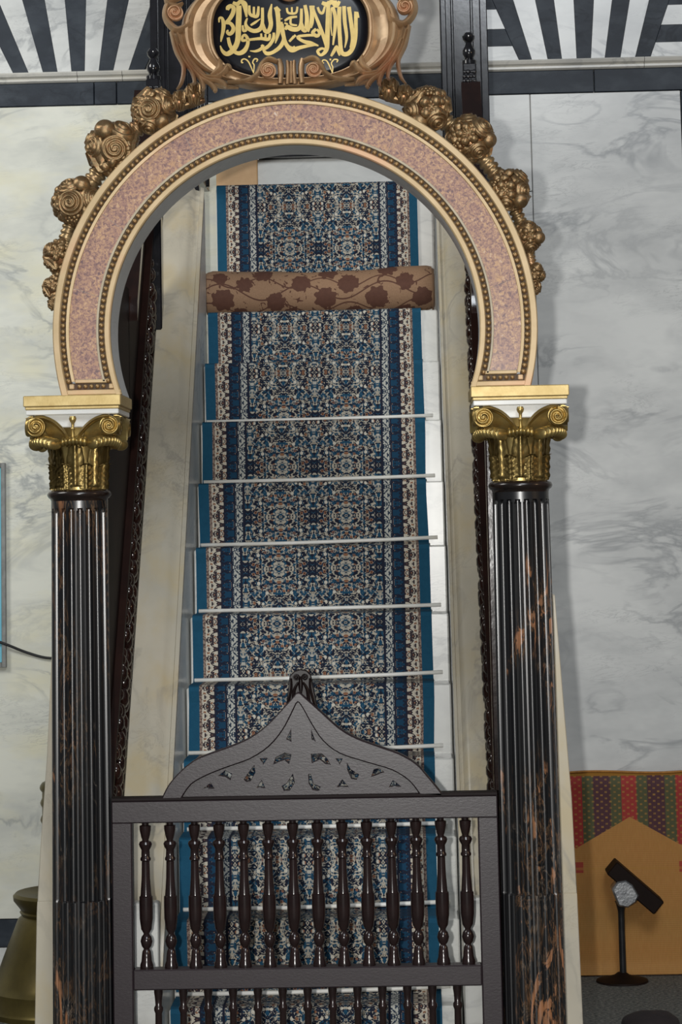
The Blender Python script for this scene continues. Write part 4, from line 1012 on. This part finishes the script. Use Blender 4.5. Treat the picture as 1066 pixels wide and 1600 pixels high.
# ------------------------------------------------------------------ things along the wall
# straw mat hung against the wall
mat_o = thing('straw_mat', (1.094, YW-0.03, 0), 'orange woven straw mat with red, green and purple points hung low on the right wall', 'mat')
x0, x1 = 0.74, 1.95
rows = []
for i in range(50):
    x = x0+(x1-x0)*i/49; dy = 0.006*math.sin(9*x)+0.004*math.sin(23*x)
    top = 0.762+0.004*math.sin(14*x+0.5); row = []
    for j in range(14):
        t = j/13; row.append((x-1.094, dy*t - 0.014*(1-t)**2, 0.006+(top-0.006)*t))
    rows.append(row)
bm = bmesh.new(); bm_grid(bm, rows); bmesh.ops.solidify(bm, geom=bm.faces[:], thickness=0.006)
link('woven_sheet', mesh_of(bm, True), mat_mat(), mat_o, local=True)
pts = [(r[-1][0], r[-1][1]-0.002, r[-1][2]) for r in rows]
link('bound_edge', tube(pts, 0.0045, 8), mat_plain('straw_binding', srgb(176, 122, 52), 0.7, nscale=60, c2=srgb(150, 100, 44)), mat_o, local=True)

# stand with a tilted board
SY = 3.06
def sp_(px, py): q = at(px, py, SY); return (q.x, q.z)
bxs = sp_(972, 1516)[0]
st = thing('floor_stand', (bxs, SY, 0), 'slim steel floor stand with a tilted dark board in front of the straw mat', 'stand')
link('base', lathe([(0, 0), (0.098, 0), (0.096, 0.007), (0.06, 0.015), (0.03, 0.024), (0.016, 0.034), (0, 0.034)], 36, (bxs, SY, 0)), M['block'], st)
zp = sp_(972, 1408)[1]
link('pole', lathe([(0, 0.02), (0.013, 0.02), (0.0125, zp*0.5), (0.012, zp*0.78), (0.013, zp*0.88), (0.019, zp*0.97), (0.023, zp), (0, zp)], 20, (sp_(972, 1460)[0], SY, 0)), M['dark_steel'], st)
link('clamp', plate([[sp_(*p) for p in ((957, 1386), (964, 1376), (975, 1374), (984, 1380), (993, 1395), (989, 1404), (978, 1411), (966, 1409))]], SY-0.075, SY+0.02, 0.006), M['steel'], st)
pa, pb = sp_(952, 1355), sp_(1025, 1418)
a = math.atan2(pb[1]-pa[1], pb[0]-pa[0]); hl = math.hypot(pb[0]-pa[0], pb[1]-pa[1])/2
bme = box(-hl, hl, -0.06, 0.06, -0.030, 0.030, 0.004); bme.transform(Matrix.Translation(((pa[0]+pb[0])/2+0.006, SY-0.005, (pa[1]+pb[1])/2+0.006)) @ Matrix.Rotation(-a, 4, 'Y'))
link('board', bme, M['block'], st)
# bronze candlestick
cd = thing('candlestick', (-1.0, 2.7, 0), 'large bell-based bronze candlestick on the floor behind the left column', 'candlestick')
link('bell_base', lathe([(0, 0), (0.30, 0), (0.30, 0.018), (0.292, 0.028), (0.288, 0.085), (0.278, 0.094), (0.262, 0.11), (0.232, 0.19), (0.200, 0.27), (0.178, 0.325), (0.164, 0.338), (0.172, 0.350), (0.166, 0.356), (0.178, 0.372), (0.194, 0.392), (0.196, 0.408), (0.186, 0.418), (0.15, 0.408), (0.05, 0.40), (0, 0.40)], 56, (-1.0, 2.7, 0)), M['bronze'], cd)
sp = [(0.05, 0.40), (0.06, 0.41), (0.064, 0.43)]
for z, a_, b_ in ((0.45, 0.066, 0.080), (0.52, 0.068, 0.082), (0.60, 0.082, 0.090), (0.66, 0.088, 0.095), (0.72, 0.088, 0.095), (0.775, 0.088, 0.097)):
    sp += [(a_, z), (b_-0.002, z+0.008), (b_, z+0.016), (b_-0.002, z+0.024), (a_, z+0.034)]
sp += [(0.08, 0.812), (0, 0.812)]
link('stem', lathe([(0, 0.40)]+sp, 40, (-1.0, 2.7, 0)), M['bronze'], cd)
# blue framed panel at the left edge, cable, dark bundle
bp = thing('blue_panel', (-1.6, YW-0.02, 1.2), 'light blue panel in a thin grey frame at the left edge of the wall', 'panel')
link('sheet', box(-1.9, -1.318, YW-0.018, YW-0.006, 1.22, 1.975, 0.001), M['blue'], bp)
for b in ((-1.918, -1.900, 1.20, 1.993), (-1.318, -1.300, 1.20, 1.993)): link('frame_bar', box(b[0], b[1], YW-0.026, YW-0.004, b[2], b[3], 0.002), M['alu'], bp)
for b in ((1.20, 1.22), (1.975, 1.993)): link('frame_bar', box(-1.90, -1.318, YW-0.026, YW-0.004, b[0], b[1], 0.002), M['alu'], bp)
pts = catmull([(-2.6, YW-0.012, 1.02), (-2.3, YW-0.014, 1.10), (-2.0, YW-0.034, 1.24), (-1.75, YW-0.038, 1.33), (-1.5, YW-0.038, 1.35), (-1.328, YW-0.034, 1.300), (-1.22, YW-0.012, 1.255), (-1.13, YW-0.010, 1.232), (-1.0, YW-0.010, 1.235), (-0.8, YW-0.010, 1.26)], 8)
tag(link('cable', tube([tuple(p) for p in pts], 0.0055, 8), M['rubber']), 'thin black cable sagging along the left marble wall', 'cable')
bm = bmesh.new(); bmesh.ops.create_icosphere(bm, subdivisions=4, radius=1.0)
for v in bm.verts:
    n_ = mnoise.noise(v.co*1.7); v.co = Vector((v.co.x*0.10, v.co.y*0.09, max(v.co.z, -0.55)*0.042+0.023))*(1.0)+Vector((0.004*n_, 0.004*n_, 0.004*n_))
me = mesh_of(bm, True); zmin = min(v.co.z for v in me.vertices); me.transform(Matrix.Translation((1.055, 2.19, -zmin+0.0005)))
tag(link('cushion', me, M['cloth_dark']), 'dark rounded cushion on the floor at the lower right corner', 'cushion')
